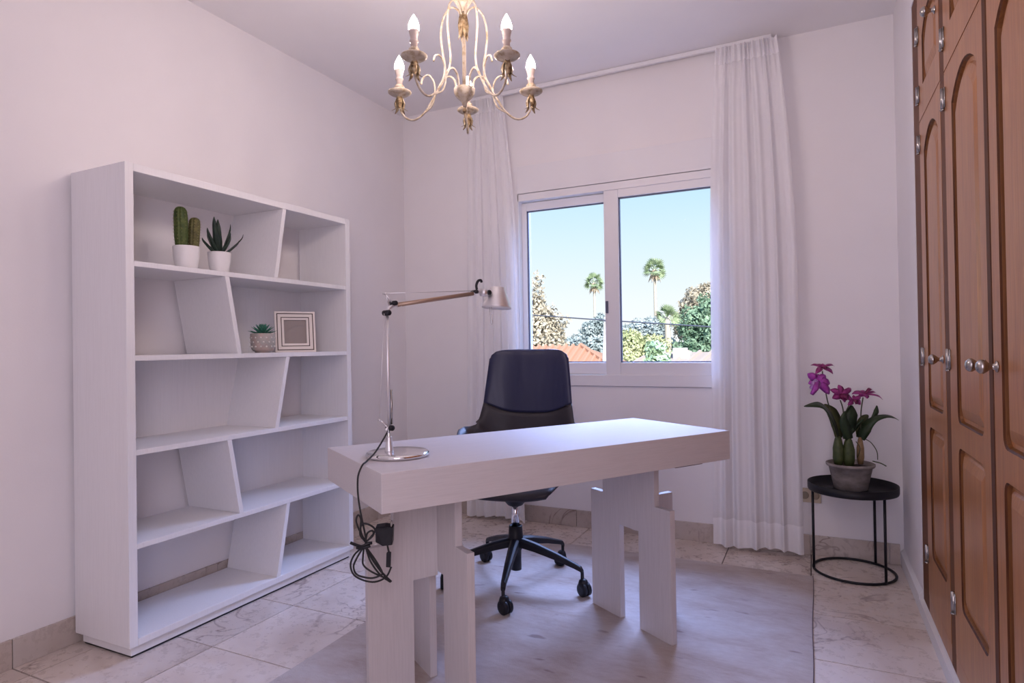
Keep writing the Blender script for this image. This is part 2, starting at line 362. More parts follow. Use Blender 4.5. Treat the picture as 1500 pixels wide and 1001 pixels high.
# ------------------------------------------------------------------ outdoors
struct(MB().box(-160, 90, 4.6, 260, -3.25, -3.0).build('ground', M('dry_ground', (.30, .27, .20), .95)))
def foliage(blobs, n, size, c1, c2, name='foliage'):
    v = np.zeros((0, 3)); per = [max(20, int(n * b[3] ** 2 / sum(k[3] ** 2 for k in blobs))) for b in blobs]
    for (x, y, z, r), m in zip(blobs, per):
        d = rng.normal(size=(m, 3)); d /= np.linalg.norm(d, axis=1)[:, None]
        lump = 1 + .16 * np.sin(d[:, :1] * 7 + x) * np.sin(d[:, 2:] * 6 + z) + .1 * np.sin(d[:, 1:2] * 13)
        p = np.array([x, y, z]) + d * r * lump * (rng.random((m, 1)) ** .22) * np.array([1, 1, .9])
        n_ = d + rng.normal(scale=.7, size=(m, 3)); n_ /= np.linalg.norm(n_, axis=1)[:, None]
        a = np.cross(n_, rng.normal(size=(m, 3))); a /= np.linalg.norm(a, axis=1)[:, None]; bb = np.cross(n_, a)
        s = size * (.6 + .8 * rng.random((m, 1)))
        q = np.stack([p - a * s, p + bb * s * .55, p + a * s, p - bb * s * .55], 1).reshape(-1, 3); v = np.concatenate([v, q])
    me = bpy.data.meshes.new(name); k = len(v) // 4; me.from_pydata(v.tolist(), [], np.arange(4 * k).reshape(k, 4).tolist())
    me.materials.append(leaftree(c1, c2)); return me
_lt = {}
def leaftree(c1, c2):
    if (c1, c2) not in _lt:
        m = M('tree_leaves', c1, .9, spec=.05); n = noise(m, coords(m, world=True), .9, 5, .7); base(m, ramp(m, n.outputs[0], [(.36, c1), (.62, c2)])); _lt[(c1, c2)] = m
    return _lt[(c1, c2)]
bark_m = M('tree_bark', (.26, .20, .15), .9); palmbark_m = M('pale_palm_bark', (.55, .48, .42), .9)
def tree(name, label, base_xy, blobs, n, size, c1, c2, r=.18, group='trees outside the window'):
    t = thing(name, label, 'tree', (base_xy[0], base_xy[1], -3.0), group=group)
    top = max(b[2] for b in blobs)
    MB().tube(spline([(base_xy[0], base_xy[1], -3.0), (base_xy[0] + .1, base_xy[1], -1.5), (base_xy[0] - .05, base_xy[1], top - .2)], 4), [r * (1 - .07 * i) for i in range(9)], 8).build('trunk', bark_m, t, True)
    me = foliage(blobs, n, size, c1, c2); me.transform(Matrix.Translation((-base_xy[0], -base_xy[1], 3.0)))
    o = bpy.data.objects.new('foliage', me); COL.objects.link(o); o.parent = t; o['kind'] = 'stuff'; return t
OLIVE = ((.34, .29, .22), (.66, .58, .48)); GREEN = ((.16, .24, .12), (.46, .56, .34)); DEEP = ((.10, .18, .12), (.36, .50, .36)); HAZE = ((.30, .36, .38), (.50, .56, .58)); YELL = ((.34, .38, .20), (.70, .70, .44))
_k = 1.3
tree('broad_tree', 'pale brownish tree at the left edge of the left window pane', (-12.6 * _k, 25.8 * _k),
     [(a * _k, b * _k, 1.075 + (c - 1.075) * _k, d * _k) for a, b, c, d in ((-13.2, 26, 2.9, 2.3), (-11.9, 25.5, 2.2, 1.5), (-10.9, 25.4, 1.7, 1.25), (-12.3, 25.5, .2, 2.4), (-10.6, 25.0, .3, 1.3), (-12, 25.2, -1.6, 2.2), (-10.5, 25.3, -1.2, 1.3))], 30000, .13, *OLIVE)
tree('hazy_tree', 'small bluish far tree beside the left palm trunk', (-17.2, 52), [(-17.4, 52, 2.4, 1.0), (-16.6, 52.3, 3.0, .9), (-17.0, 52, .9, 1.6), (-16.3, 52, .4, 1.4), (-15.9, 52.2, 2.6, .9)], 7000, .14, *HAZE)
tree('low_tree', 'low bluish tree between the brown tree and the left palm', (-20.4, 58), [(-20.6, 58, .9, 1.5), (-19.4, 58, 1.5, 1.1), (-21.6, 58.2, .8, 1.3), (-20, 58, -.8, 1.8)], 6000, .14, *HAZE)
tree('dark_tree', 'tall dense green tree at the right edge of the right pane', (-5.2, 42),
     [(-5.2, 42, 2.9, 1.9), (-3.7, 42.5, 3.4, 1.9), (-6.6, 41.6, 2.3, 1.5), (-4.6, 41, .9, 2.3), (-6.7, 41, .2, 1.8), (-2.6, 41, 1.2, 2.3), (-5.0, 40.5, -.8, 2.2), (-2.9, 40.6, -.9, 2.1)], 36000, .12, *DEEP)
tree('sunlit_tree', 'rounded pale olive crown rising behind the dense green tree', (-7.3, 50), [(-7.6, 50, 4.0, 1.7), (-6.2, 50.4, 4.6, 1.6), (-8.5, 50, 2.6, 1.5), (-5.0, 50.2, 4.7, 1.5)], 14000, .14, *OLIVE)
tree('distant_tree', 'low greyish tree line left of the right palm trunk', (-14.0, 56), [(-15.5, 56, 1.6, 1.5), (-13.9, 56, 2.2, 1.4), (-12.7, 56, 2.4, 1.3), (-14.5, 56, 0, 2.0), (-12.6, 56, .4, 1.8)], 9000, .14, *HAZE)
tree('yellow_bush', 'yellow green bushy tree at the lower left of the right pane', (-8.6, 33), [(-8.9, 33, .9, 1.1), (-7.7, 33.2, .7, 1.0), (-8.5, 33, -.4, 1.4), (-7.2, 33, -.5, 1.2), (-9.5, 33, -.2, 1.0)], 14000, .09, *YELL)
tree('roadside_sapling', 'thin bright green sapling in front of the pale roof', (-2.33, 10.2), [(-2.33, 10.2, .98, .17), (-2.30, 10.2, .78, .22), (-2.36, 10.2, .55, .24)], 1500, .04, *GREEN, r=.03)
def fan_palm(name, label, x, y, zc, r, ztr, skirt=True, nf=34):
    t = thing(name, label, 'palm tree', (x, y, -3.0), group='palm trees outside the window')
    MB().tube([(x, y, -3.0), (x + .05, y, zc * .4), (x + .02, y, ztr), (x, y, zc)], [.24, .2, .17, .17], 8).build('trunk', palmbark_m, t, True)
    b = MB(); s = MB()
    for k in range(nf):
        az = 2 * PI * k / nf * 5.3; el = -.75 + 2.2 * ((k * .618) % 1)
        d = Vector((math.cos(az) * math.cos(el), math.sin(az) * math.cos(el), math.sin(el))); sd = d.cross(Vector((0, 0, 1))).normalized(); up = sd.cross(d); ro = random.uniform(-1.2, 1.2); sd, up = sd * math.cos(ro) + up * math.sin(ro), up * math.cos(ro) - sd * math.sin(ro)
        c = Vector((x, y, zc)) + d * r * .48
        for j in range(9):
            a = (j - 4) / 4 * 1.3; dd = d * math.cos(a) + sd * math.sin(a); e = c + dd * r * .58 - Vector((0, 0, .05 * r))
            w = up.cross(dd).normalized() * r * .042; b.add([c, (c + e) / 2 + w, e, (c + e) / 2 - w], [(0, 1, 2, 3)])
        b.tube([(x, y, zc - .1), c], .02, 4, False)
    b.build('frond_crown', leaftree((.16, .23, .13), (.42, .50, .32)), t)
    if skirt:
        for k in range(46):
            az = rng.random() * 2 * PI; l = r * (.55 + .5 * rng.random()); p = Vector((x + .16 * math.cos(az), y + .16 * math.sin(az), zc - .1 * rng.random()))
            q = p + Vector((math.cos(az) * l * .42, math.sin(az) * l * .42, -l)); w = Vector((-math.sin(az), math.cos(az), 0)) * .14
            s.add([p, (p + q) / 2 + w, q, (p + q) / 2 - w], [(0, 1, 2, 3)])
        s.build('dry_frond_skirt', M('dry_fronds', (.56, .42, .32), .9), t)
fan_palm('fan_palm', 'tall slim fan palm seen through the left pane', -26.35, 80, 9.5, 1.5, 8.2)
fan_palm('fan_palm', 'tall slim fan palm seen through the right pane', -15.93, 70, 9.5, 1.45, 8.0)
fan_palm('fan_palm', 'short bushy fan palm in front of the green trees', -8.05, 38.5, 2.75, .85, 2.2, False, 26)
# houses: terracotta hip roof (left) and pale low roof with chimney (right)
terra_m = M('terracotta_tiles', (.50, .27, .19), .85); house_m = M('white_render', (.60, .57, .55), .9); paleroof_m = M('sun_bleached_tiles', (.56, .44, .39), .9)
hs = thing('house', 'house with terracotta barrel tile roof below the left pane', 'house', (-9.5, 22, -3.0))
MB().box(-13.4, -5.1, 20.3, 25.6, -3.0, -.35).build('wall', house_m, hs)
AP0, AP1 = Vector((-11, 23, 1.06)), Vector((-8.15, 23, 1.06)); C = [Vector((-13.8, 19.9, -.45)), Vector((-4.7, 19.9, -.45)), Vector((-4.7, 26, -.45)), Vector((-13.8, 26, -.45))]
MB().add([*C, AP0, AP1], [(0, 1, 5, 4), (1, 2, 5), (2, 3, 4, 5), (3, 0, 4), (0, 3, 2, 1)]).build('roof', terra_m, hs)
for k in range(30):
    x = -13.4 + k * .29; z0 = C[0]
    top = 1.06 if x < AP1.x else 1.06 + (x - AP1.x) / (C[1].x - AP1.x) * (-.45 - 1.06)
    if x < AP0.x: top = 1.06 + (AP0.x - x) / (AP0.x - C[0].x) * (-.45 - 1.06)
    tt = (top + .45) / 1.51; MB().tube([(x, 19.9, -.42), (x, 19.9 + 3.1 * tt, -.42 + 1.51 * tt)], .075, 6).build('roof_tile_row', terra_m, hs)
MB().tube([AP1 + Vector((0, 0, .03)), C[1] + Vector((0, 0, .03))], .10, 6).build('hip_ridge', terra_m, hs)
h2 = thing('low_house', 'pale low roofed house below the right pane', 'house', (-1.2, 16, -3.0))
MB().box(-3.6, 1.4, 13.2, 19.5, -3.0, .3).build('wall', house_m, h2)
MB().prism([(-3.9, 12.6, .42), (-3.9, 16.4, .86), (-3.9, 19.9, .42)], [(1.8, 12.6, .42), (1.8, 16.4, .86), (1.8, 19.9, .42)]).build('roof', paleroof_m, h2)
for k in range(19):
    x = -3.8 + k * .3; MB().tube([(x, 12.6, .44), (x, 16.4, .88)], .045, 5).build('roof_tile_row', paleroof_m, h2)
ch = MB(); ch.box(-3.05, -2.75, 15.2, 15.5, .6, .98); ch.box(-3.0, -2.66, 15.25, 15.55, .6, .90); ch.build('chimney', house_m, h2); MB().box(-3.25, -3.02, 14.6, 14.8, .62, .80).build('vent', M('dark_vent', (.2, .14, .12), .8), h2)
b = MB(); b.tube(spline([(-23, 11.5, 3.55), (-12.3, 11.5, 2.41), (-5.37, 11.5, 1.73), (-3.54, 11.5, 1.547), (-1.61, 11.5, 1.366), (1.5, 11.5, 1.06)], 6), .0125, 6)
tag(b.build('power_line', M('black_wire', (.05, .05, .06), .7)), 'thin dark overhead wire crossing both window panes', 'cable')
b = MB(); b.tube([(-3.66, 11.55, -3.0), (-3.63, 11.55, .6), (-3.585, 11.55, 1.62)], [.046, .04, .035], 8)
tag(b.build('utility_pole', M('weathered_pole', (.5, .46, .44), .9)), 'thin pale utility pole at the right edge of the left pane', 'pole')

# ------------------------------------------------------------------ built-in wardrobe on the right wall (doors overlap the frame)
def arch_outline(ya, yb, z0, z1, rise, r0=.03, n=10, rt=.0):
    """closed outline (y, z): rounded bottom corners, shallow arch at the top when rise > 0"""
    P = []
    for k in range(5): a = PI + PI / 2 * k / 4; P.append((ya + r0 + r0 * math.cos(a), z0 + r0 + r0 * math.sin(a)))
    for k in range(5): a = 1.5 * PI + PI / 2 * k / 4; P.append((yb - r0 + r0 * math.cos(a), z0 + r0 + r0 * math.sin(a)))
    if rise > 0:
        for k in range(n + 1):
            t = k / n; P.append((yb + (ya - yb) * t, z1 + rise * math.sin(PI * t) ** .8))
    else:
        for k in range(5): a = PI / 2 * k / 4; P.append((yb - r0 + r0 * math.cos(a), z1 - r0 + r0 * math.sin(a)))
        for k in range(5): a = PI / 2 + PI / 2 * k / 4; P.append((ya + r0 + r0 * math.cos(a), z1 - r0 + r0 * math.sin(a)))
    return P
def shrink(p, d):
    ya, yb, z0, z1, rise, r0 = p
    return arch_outline(ya + d, yb - d, z0 + d, z1 - d, rise, max(.003, r0 - d))
XD0, XD1 = .3752, .3905         # door face and back
def door(parent, ya, yb, z0, z1, panels, hinge_y, hinges, knob):
    outer = [(ya, z0), (yb, z0), (yb, z1), (ya, z1)]
    holes = [arch_outline(*p) for p in panels]
    loops = [outer] + holes; flat = [p for l in loops for p in l]
    tris = tessellate_polygon([[Vector((p[0], p[1], 0)) for p in l] for l in loops])
    b = MB(); b.add([(XD0, p[0], p[1]) for p in flat], [tuple(t) for t in tris])
    o4 = [(XD0, *p) for p in outer]; i4 = [(XD1, *p) for p in outer]; b.add(o4 + i4, [(k, (k + 1) % 4, 4 + (k + 1) % 4, 4 + k) for k in range(4)] + [(7, 6, 5, 4)])
    d = b.build('door', wood_m, parent)
    for pp, P in zip(panels, holes):
        rings = [(0, XD0), (.004, XD0 + .004), (.007, XD0 + .012), (.017, XD0 + .013), (.022, XD0 + .008), (.040, XD0 + .003), (.048, XD0 + .001)]
        k = MB(); rs = [[(x, *q) for q in shrink(pp, off)] for off, x in rings]; n = len(P)
        for i in range(2): k.add(rs[i] + rs[i + 1], [(j, (j + 1) % n, n + (j + 1) % n, n + j) for j in range(n)])
        m1 = k.build('panel_groove', wooddark_m, d)
        k = MB()
        for i in range(2, 6): k.add(rs[i] + rs[i + 1], [(j, (j + 1) % n, n + (j + 1) % n, n + j) for j in range(n)])
        ff = tessellate_polygon([[Vector((q[1], q[2], 0)) for q in rs[6]]]); k.add(rs[6], [tuple(t) for t in ff])
        k.add(rs[1] + rs[2], [(j, (j + 1) % n, n + (j + 1) % n, n + j) for j in range(n)])
        k.build('door_panel', wood_m, d)
    for hz in hinges:
        s = 1 if hinge_y > (ya + yb) / 2 else -1
        k = MB(); k.tube([(XD0 - .004, hinge_y, hz - .032), (XD0 - .004, hinge_y, hz + .032)], .0065, 8); k.box(XD0 - .003, XD0 - .0005, min(hinge_y, hinge_y - s * .022), max(hinge_y, hinge_y - s * .022), hz - .03, hz + .03)
        k.tube([(XD0 - .004, hinge_y, hz - .036), (XD0 - .004, hinge_y, hz - .032)], .008, 8).build('hinge', steel_m, d, True)
    MB().lathe([(.013, 0), (.013, .003), (.0075, .005), (.006, .014), (.012, .020), (.0165, .027), (.016, .034), (.010, .040), (.002, .042)], 16, (XD0, knob[0], knob[1]), (-1, 0, 0)).build('knob', steel_m, d, True)
    return d
wd = thing('wardrobe', 'built-in varnished oak wardrobe with arched panel doors on the right wall', 'wardrobe', (.60, 1.7, .05))
MULL = [(2.922, 2.7865), (2.3635, 2.2965), (1.3035, 1.2465), (.7985, .575)]
for hi, lo in MULL: MB().box(.3757, .41, lo, hi, .052, 2.40).build('frame_stile', woodmid_m, wd, bevel=.002)
for z0, z1 in ((.052, .1165), (1.8872, 1.8968), (2.3362, 2.40)): MB().box(.376, .41, .60, 2.92, z0, z1).build('frame_rail', wood_m, wd, bevel=.002)
b = MB(); b.box(.41, .98, .58, 2.92, .055, .075); b.box(.41, .98, .58, 2.92, 2.36, 2.38); b.box(.96, .98, .58, 2.92, .075, 2.36); b.box(.41, .96, .58, .60, .075, 2.36); b.box(.41, .96, 2.90, 2.92, .075, 2.36); b.box(.41, .96, .60, 2.90, 1.88, 1.895)
b.build('carcass', wooddark_m, wd)
MB().box(XD0 - .0015, XD0 + .014, 1.7845, 1.8205, .120, 1.885).build('astragal', wooddark_m, wd, bevel=.003)
D = [(2.365, 2.785, 2.414, 2.694, 1), (1.823, 2.295, 1.885, 2.195, 1), (1.305, 1.782, 1.405, 1.715, 0), (.80, 1.245, .875, 1.155, 0)]
for a, c, pa, pb, far in D:
    hy = c + .004 if far else a - .004; ky = a + .035 if far else c - .035
    door(wd, a, c, .118, 1.886, [(pa, pb, .285, .762, 0, .03), (pa, pb, .832, 1.768, .062, .03)], hy, (.272, 1.015, 1.815), (ky, 1.012))
    door(wd, a, c, 1.898, 2.335, [(pa, pb, 2.008, 2.185, .062, .004)], hy, (2.00, 2.225), (ky + (.02 if far else -.02), 2.15))

# ------------------------------------------------------------------ rug
b = MB()
x0, x1, y0, y1, th = -1.603, -.020, .25, 3.168, .008
nx, ny = 26, 46
def rg(u, v):
    x = x0 + (x1 - x0) * u; y = y0 + (y1 - y0) * v; e = min(u, 1 - u, v, 1 - v)
    return (x + (.002 * math.sin(9 * y) if u in (0, 1) else 0), y + (.002 * math.sin(11 * x) if v in (0, 1) else 0), .001 if e == 0 else th)
b.grid(rg, nx, ny)
rug = tag(b.build('rug', rug_m, None, True), 'large pale greyish rug under the desk and swivel chair', 'rug')
b = MB(); b.tube([(x1 + .001 + .002 * math.sin(9 * (y0 + (y1 - y0) * k / 40)), y0 + (y1 - y0) * k / 40, .004) for k in range(41)], .0016, 5)
b.build('edge_shadow_line', rugedge_m, rug)  # thin dark tube drawn as the shadow line beside the rug

# ------------------------------------------------------------------ bookshelf
bs = thing('bookshelf', 'tall white open bookshelf with slanted dividers against the left wall', 'bookshelf', (-2.32, 1.95, 0))
BX0, BX1, BY0, BY1 = -2.476, -2.158, 1.369, 2.541
def sp(name, x0, x1, y0, y1, z0, z1, bv=.0015): return MB().box(x0, x1, y0, y1, z0, z1).build(name, shelf_m, bs, bevel=bv)
sp('plinth', BX0 + .022, BX1 - .014, BY0 + .014, BY1 - .014, 0.0075, .0402)
MB().box(BX0 + .027, BX1 - .017, BY0 + .018, BY1 - .018, 0.0004, .0074).build('plinth_shadow_strip', black_m, bs)  # black slab standing in for the shadow line under the plinth
sp('side_panel', BX0, BX1, BY0, BY0 + .031, .0406, 1.7465); sp('side_panel', BX0, BX1, BY1 - .031, BY1, .0406, 1.7465)
sp('top_panel', BX0, BX1, BY0 + .0312, BY1 - .0312, 1.7185, 1.7465); sp('bottom_panel', BX0, BX1, BY0 + .0312, BY1 - .0312, .0406, .066)
SH = [.398, .729, 1.064, 1.400]
for z in SH: sp('shelf', BX0, BX1 - .0015, BY0 + .0312, BY1 - .0312, z - .0195, z)
DV = [(2.103, 2.048, 1.4003, 1.7182), (1.790, 1.847, 1.0643, 1.3802), (2.113, 2.043, .7293, 1.0442), (1.792, 1.848, .3983, .7092), (2.105, 2.042, .0663, .3782)]
for yt, yb_, z0, z1 in DV:
    h = .0105; P = [(yb_ - h, z0), (yb_ + h, z0), (yt + h, z1), (yt - h, z1)]
    MB().poly(P, lambda p, t: (t, p[0], p[1]), BX0, BX1 - .002).build('divider', shelf_m, bs, bevel=.001)
for (ya, yb_, z0, z1, s0, s1) in ((1.79, BY1 - .0315, 1.0643, 1.3802, .067, .009), (BY0 + .0315, 2.113, .7293, 1.0442, 0, 0), (1.79, BY1 - .0315, .3983, .7092, .067, .012)):
    if ya < 1.5: P = [(ya, z0), (2.034, z0), (2.103, z1), (ya, z1)]
    else: P = [(1.860, z0), (yb_, z0), (yb_, z1), (1.803, z1)]
    MB().poly(P, lambda p, t: (t, p[0], p[1]), BX0, BX0 + .008).build('back_panel', shelf_m, bs)

# things on the shelves
def pot_plant(name, label, cat, x, y, z, r, h, mat=pot_m, group=None):
    t = thing(name, label, cat, (x, y, z), group=group)
    MB().lathe([(r * .60, 0), (r * .74, .002), (r * .80, h * .12), (r * .94, h * .55), (r, h * .93), (r * .995, h), (r * .93, h), (r * .91, h * .90)], 28, (x, y, z)).build('pot', mat, t, True)
    MB().lathe([(r * .90, h * .86), (r * .9, h * .885), (r * .3, h * .91)], 20, (x, y, z)).build('soil', soil_m, t, True)
    return t
cx, cy, cz = -2.270, 1.687, 1.4004
t = pot_plant('potted_cactus', 'small ribbed cactus with two columns in white pot on top shelf', 'potted plant', cx, cy, cz, .050, .098)
def column(px, py, z0, r, h, mat, ribs, lean):
    prof = [(0, .75), (.1, .9), (.3, 1), (.75, 1.02), (.9, .92), (.96, .7), (.99, .4), (1, .06)]
    vs = []; n = ribs * 4; fs = []
    for t_, k in prof:
        for j in range(n):
            a = 2 * PI * j / n; rr = r * k * (1 + .10 * math.cos(ribs * a)); vs.append((px + lean[0] * t_ + rr * math.cos(a), py + lean[1] * t_ + rr * math.sin(a), z0 + h * t_))
    m = len(prof); fs = [(i * n + j, i * n + (j + 1) % n, (i + 1) * n + (j + 1) % n, (i + 1) * n + j) for i in range(m - 1) for j in range(n)] + [tuple(range((m - 1) * n, m * n))]
    o = MB().add(vs, fs).build('cactus_column', mat, t, True); s = MB()
    for i in range(11):
        t_ = .06 + .9 * i / 11; k = float(np.interp(t_, [p[0] for p in prof], [p[1] for p in prof]))
        for j in range(ribs):
            a = 2 * PI * j / ribs; rr = r * k * 1.1; c = Vector((px + lean[0] * t_ + rr * math.cos(a), py + lean[1] * t_ + rr * math.sin(a), z0 + h * t_))
            for q in range(3):
                d = Vector((math.cos(a + (q - 1) * .7), math.sin(a + (q - 1) * .7), random.uniform(-.4, .5))).normalized() * .006; w = Vector((-math.sin(a), math.cos(a), .4)) * .0010
                s.add([c - w, c + w, c + d], [(0, 1, 2)])
    k = s.build('spines', spine_m, o); k['kind'] = 'stuff'
column(cx - .004, cy - .017, cz + .085, .0235, .172, cactus_m, 11, (.0, -.004)); column(cx + .008, cy + .026, cz + .085, .0205, .136, cactusb_m, 10, (.0, .008))
ax_, ay_ = -2.270, 1.842
t = pot_plant('potted_aloe', 'small dark aloe with pointed leaves in white pot on top shelf', 'potted plant', ax_, ay_, cz, .046, .094)
def blade(root, pts, w, mat, thick=.35, name='leaf', n=6, nrm=None):
    """a fleshy tapering leaf along a path; w = list of half widths"""
    P = spline(pts, n); m = len(P); b = MB(); vs = []; N = Vector(nrm) if nrm else None
    for i, p in enumerate(P):
        T = (P[min(i + 1, m - 1)] - P[max(i - 1, 0)]).normalized(); s = T.cross(N if N else Vector((0, 0, 1)))
        s = s.normalized() if s.length > 1e-4 else Vector((1, 0, 0)); u = s.cross(T).normalized()
        ww = float(np.interp(i / (m - 1), np.linspace(0, 1, len(w)), w)); h = ww * thick
        vs += [p - s * ww + u * h * .6, p - s * ww * .5 - u * h * .5, p - u * h, p + s * ww * .5 - u * h * .5, p + s * ww + u * h * .6, p + u * h * .25]
    fs = [(i * 6 + k, i * 6 + (k + 1) % 6, (i + 1) * 6 + (k + 1) % 6, (i + 1) * 6 + k) for i in range(m - 1) for k in range(6)] + [(0, 1, 2, 3, 4, 5), tuple(range((m - 1) * 6, m * 6))]
    return b.add(vs, fs).build(name, mat, root, True)
AL = [(-.045, .145, .9, .010), (-.020, .140, .6, .0105), (.035, .130, .7, .010), (.050, .100, .1, .009), (-.062, .100, .4, .0085), (-.075, .060, .0, .0075), (-.072, .038, .5, .007), (.085, .072, .3, .0075), (.095, .098, .7, .0055), (.01, .10, -.8, .010), (-.03, .09, -.9, .010), (.03, .08, .9, .0095), (.0, .12, .2, .0095)]
for dy, dz, dx, w in AL:
    dx = dx * .035; z = cz + .082
    w *= 1.45; dz *= 1.06; dy *= 1.1
    blade(t, [(ax_, ay_ + dy * .12, z), (ax_ + dx * .5, ay_ + dy * .55, z + dz * .38), (ax_ + dx * .9, ay_ + dy * .92, z + dz * .78), (ax_ + dx, ay_ + dy, z + dz)], [w * .85, w, w * .62, .0008], aloe_m, .45)
sx_, sy_, sz_ = -2.262, 2.062, 1.0644
t = thing('potted_succulent', 'green rosette succulent in dotted grey footed pot beside the picture frame', 'potted plant', (sx_, sy_, sz_))
MB().lathe([(.032, 0), (.034, .002), (.034, .007), (.042, .0085), (.049, .018), (.053, .040), (.0535, .085), (.0515, .088), (.048, .0875), (.047, .080)], 32, (sx_, sy_, sz_)).build('pot', mosaic_m, t, True)
b = MB()
for i in range(3):
    for j in range(14):
        a = 2 * PI * (j + .5 * (i % 2)) / 14; b.ball((sx_ + .0525 * math.cos(a), sy_ + .0525 * math.sin(a), sz_ + .028 + .02 * i), .0042, 6)
b.build('glaze_dots', dot_m, t, True)
MB().lathe([(.046, .078), (.046, .081), (.01, .083)], 20, (sx_, sy_, sz_)).build('soil', soil_m, t, True)
for ring, (n_, el, l, w) in enumerate(((11, .16, .064, .0075), (10, .5, .056, .008), (8, .85, .048, .0075), (6, 1.2, .040, .006))):
    for j in range(n_):
        a = 2 * PI * (j + .37 * ring) / n_; d = Vector((math.cos(a) * math.cos(el), math.sin(a) * math.cos(el), math.sin(el))); c = Vector((sx_, sy_, sz_ + .084 + ring * .002))
        blade(t, [c + d * .006, c + d * l * .55 + Vector((0, 0, .002)), c + d * l + Vector((0, 0, .006))], [w * .6, w, w * .7, .0006], succ_m, .4, n=3)
# picture frame leaning back, turned towards the room
pf = thing('picture_frame', 'white picture frame with dark inlay lines and grey backing on the shelf', 'picture frame', (-2.255, 2.255, 1.0646), -.62 + PI / 2, world=False)
FW, FH, lean = .094, .200, math.radians(9)
def fp(x, z, d): # frame plane: x sideways, z up the frame, d towards the viewer (local -y)
    return (x, -d * math.cos(lean) + z * math.sin(lean), z * math.cos(lean) + d * math.sin(lean) * 0 + .0)
def frect(x0, x1, z0, z1, d0, d1): return [fp(x, z, d0) for x, z in ((x0, z0), (x1, z0), (x1, z1), (x0, z1))], [fp(x, z, d1) for x, z in ((x0, z0), (x1, z0), (x1, z1), (x0, z1))]
def ringbox(w0, z0a, z0b, th_, d0, d1):
    b = MB()
    for r in ((-w0, w0, z0a, z0a + th_), (-w0, w0, z0b - th_, z0b), (-w0, -w0 + th_, z0a + th_, z0b - th_), (w0 - th_, w0, z0a + th_, z0b - th_)): b.prism(*frect(*r, d0, d1))
    return b
ringbox(FW, .0, FH, .042, 0, .014).build('frame', frame_m, pf, bevel=.001)
ringbox(FW - .009, .009, FH - .009, .0045, .0138, .0148).build('outer_inlay', fline_m, pf)
ringbox(FW - .028, .028, FH - .028, .0040, .0138, .0148).build('inner_inlay', fline_m, pf)
MB().prism(*frect(-FW + .04, FW - .04, .04, FH - .04, .002, .005)).build('backing', mat_m, pf)
MB().prism(*frect(-FW + .04, FW - .04, .04, FH - .04, .0075, .009)).build('pane', pglass_m, pf)
MB().prism([fp(-.02, .13, 0), fp(.02, .13, 0), fp(.02, .12, 0), fp(-.02, .12, 0)], [(-.02, .085, .001), (.02, .085, .001), (.02, .079, .001), (-.02, .079, .001)]).build('strut', mat_m, pf)

# ------------------------------------------------------------------ desk (local axes: x along its length, y across)
DA = .9973; DL, DW, DZ, DB = 1.3457, .522, .7497, .6435
desk = thing('desk', 'whitewashed oak desk with thick top and stepped cut-out panel legs', 'desk', (-1.0157, 1.3062, 0), DA, world=False)
MB().box(0, DL, 0, DW, DB, DZ).build('desktop', desk_m, desk, bevel=.0015)
b = MB(); b.box(.10, .263, .03, .235, DB - .006, DB - .0005); b.box(1.0935, DL - .115, .03, .235, DB - .010, DB - .0005); b.build('mounting_plate', deskdark_m, desk)
ZL = .0085; V0, V1, N0, N1, A0, A1, ZN, ZA = .036, .481, .112, .405, .200, .308, .483, .373
cross = [(V0, ZL), (A0, ZL), (A0, ZA), (A1, ZA), (A1, ZL), (V1, ZL), (V1, ZN), (N1, ZN), (N1, DB - .0065), (N0, DB - .0065), (N0, ZN), (V0, ZN)]
for u0, u1, s in ((.264, .288, -1), (1.068, 1.092, 1)):
    MB().poly(cross, lambda p, t: (t, p[0], p[1]), u0, u1).build('leg_panel', deskv_m, desk, bevel=.001)
    e = (u0 - .0002) if s < 0 else (u1 + .0002); far = .038 if s < 0 else 1.289; nar = .120 if s < 0 else 1.214; arc = .182 if s < 0 else 1.168
    side = [(e, ZA - .012), (arc, ZA - .012), (arc, ZL), (far, ZL), (far, ZN), (nar, ZN), (nar, DB - .0065), (e, DB - .0065)]
    MB().poly(side, lambda p, t: (p[0], t, p[1]), .239, .263).build('leg_panel', deskv_m, desk, bevel=.001)

# ------------------------------------------------------------------ desk lamp
lp = thing('desk_lamp', 'chrome jointed arm desk lamp with black cord on the desk', 'lamp', (-1.135, 1.541, DZ))
bx, by = -1.135, 1.541
MB().lathe([(.088, 0), (.0935, .002), (.095, .006), (.094, .011), (.088, .0145), (.04, .0155), (.001, .0155)], 48, (bx, by, DZ + .0004)).build('lamp_base', chrome_m, lp, True)
PX, PY = -1.153, 1.523
MB().lathe([(.013, 0), (.0125, .004), (.0085, .042), (.0085, .044), (.002, .045)], 20, (PX, PY, DZ + .0155)).build('stem_socket', alu_m, lp, True)
ad = Vector((math.cos(1.2), math.sin(1.2), 0))           # direction the arm reaches
pd = Vector((-ad.y, ad.x, 0))
def lpnt(s, z, o=0.): return Vector((PX, PY, 0)) + ad * s + pd * o + Vector((0, 0, z))
b = MB(); b.tube([lpnt(0, .775), lpnt(0, .838)], .0042, 10); b.build('lower_stem', chrome_m, lp, True)
b = MB(); b.tube([lpnt(.0, .838), lpnt(.0, 1.182)], .0052, 12); b.build('lower_arm', alu_m, lp, True)
b = MB(); b.tube([lpnt(.010, .846), lpnt(.010, .95)], .0036, 8); b.build('tension_spring', steel_m, lp, True)
def joint(s, z, r=.008): 
    b = MB(); b.tube([lpnt(s, z, -.014), lpnt(s, z, .014)], r, 12); return b.build('joint_knob', black_m, lp, True)
joint(.004, .836, .0085); joint(-.002, 1.182, .0085); joint(.022, 1.212, .0075); joint(.342, 1.262, .0065)
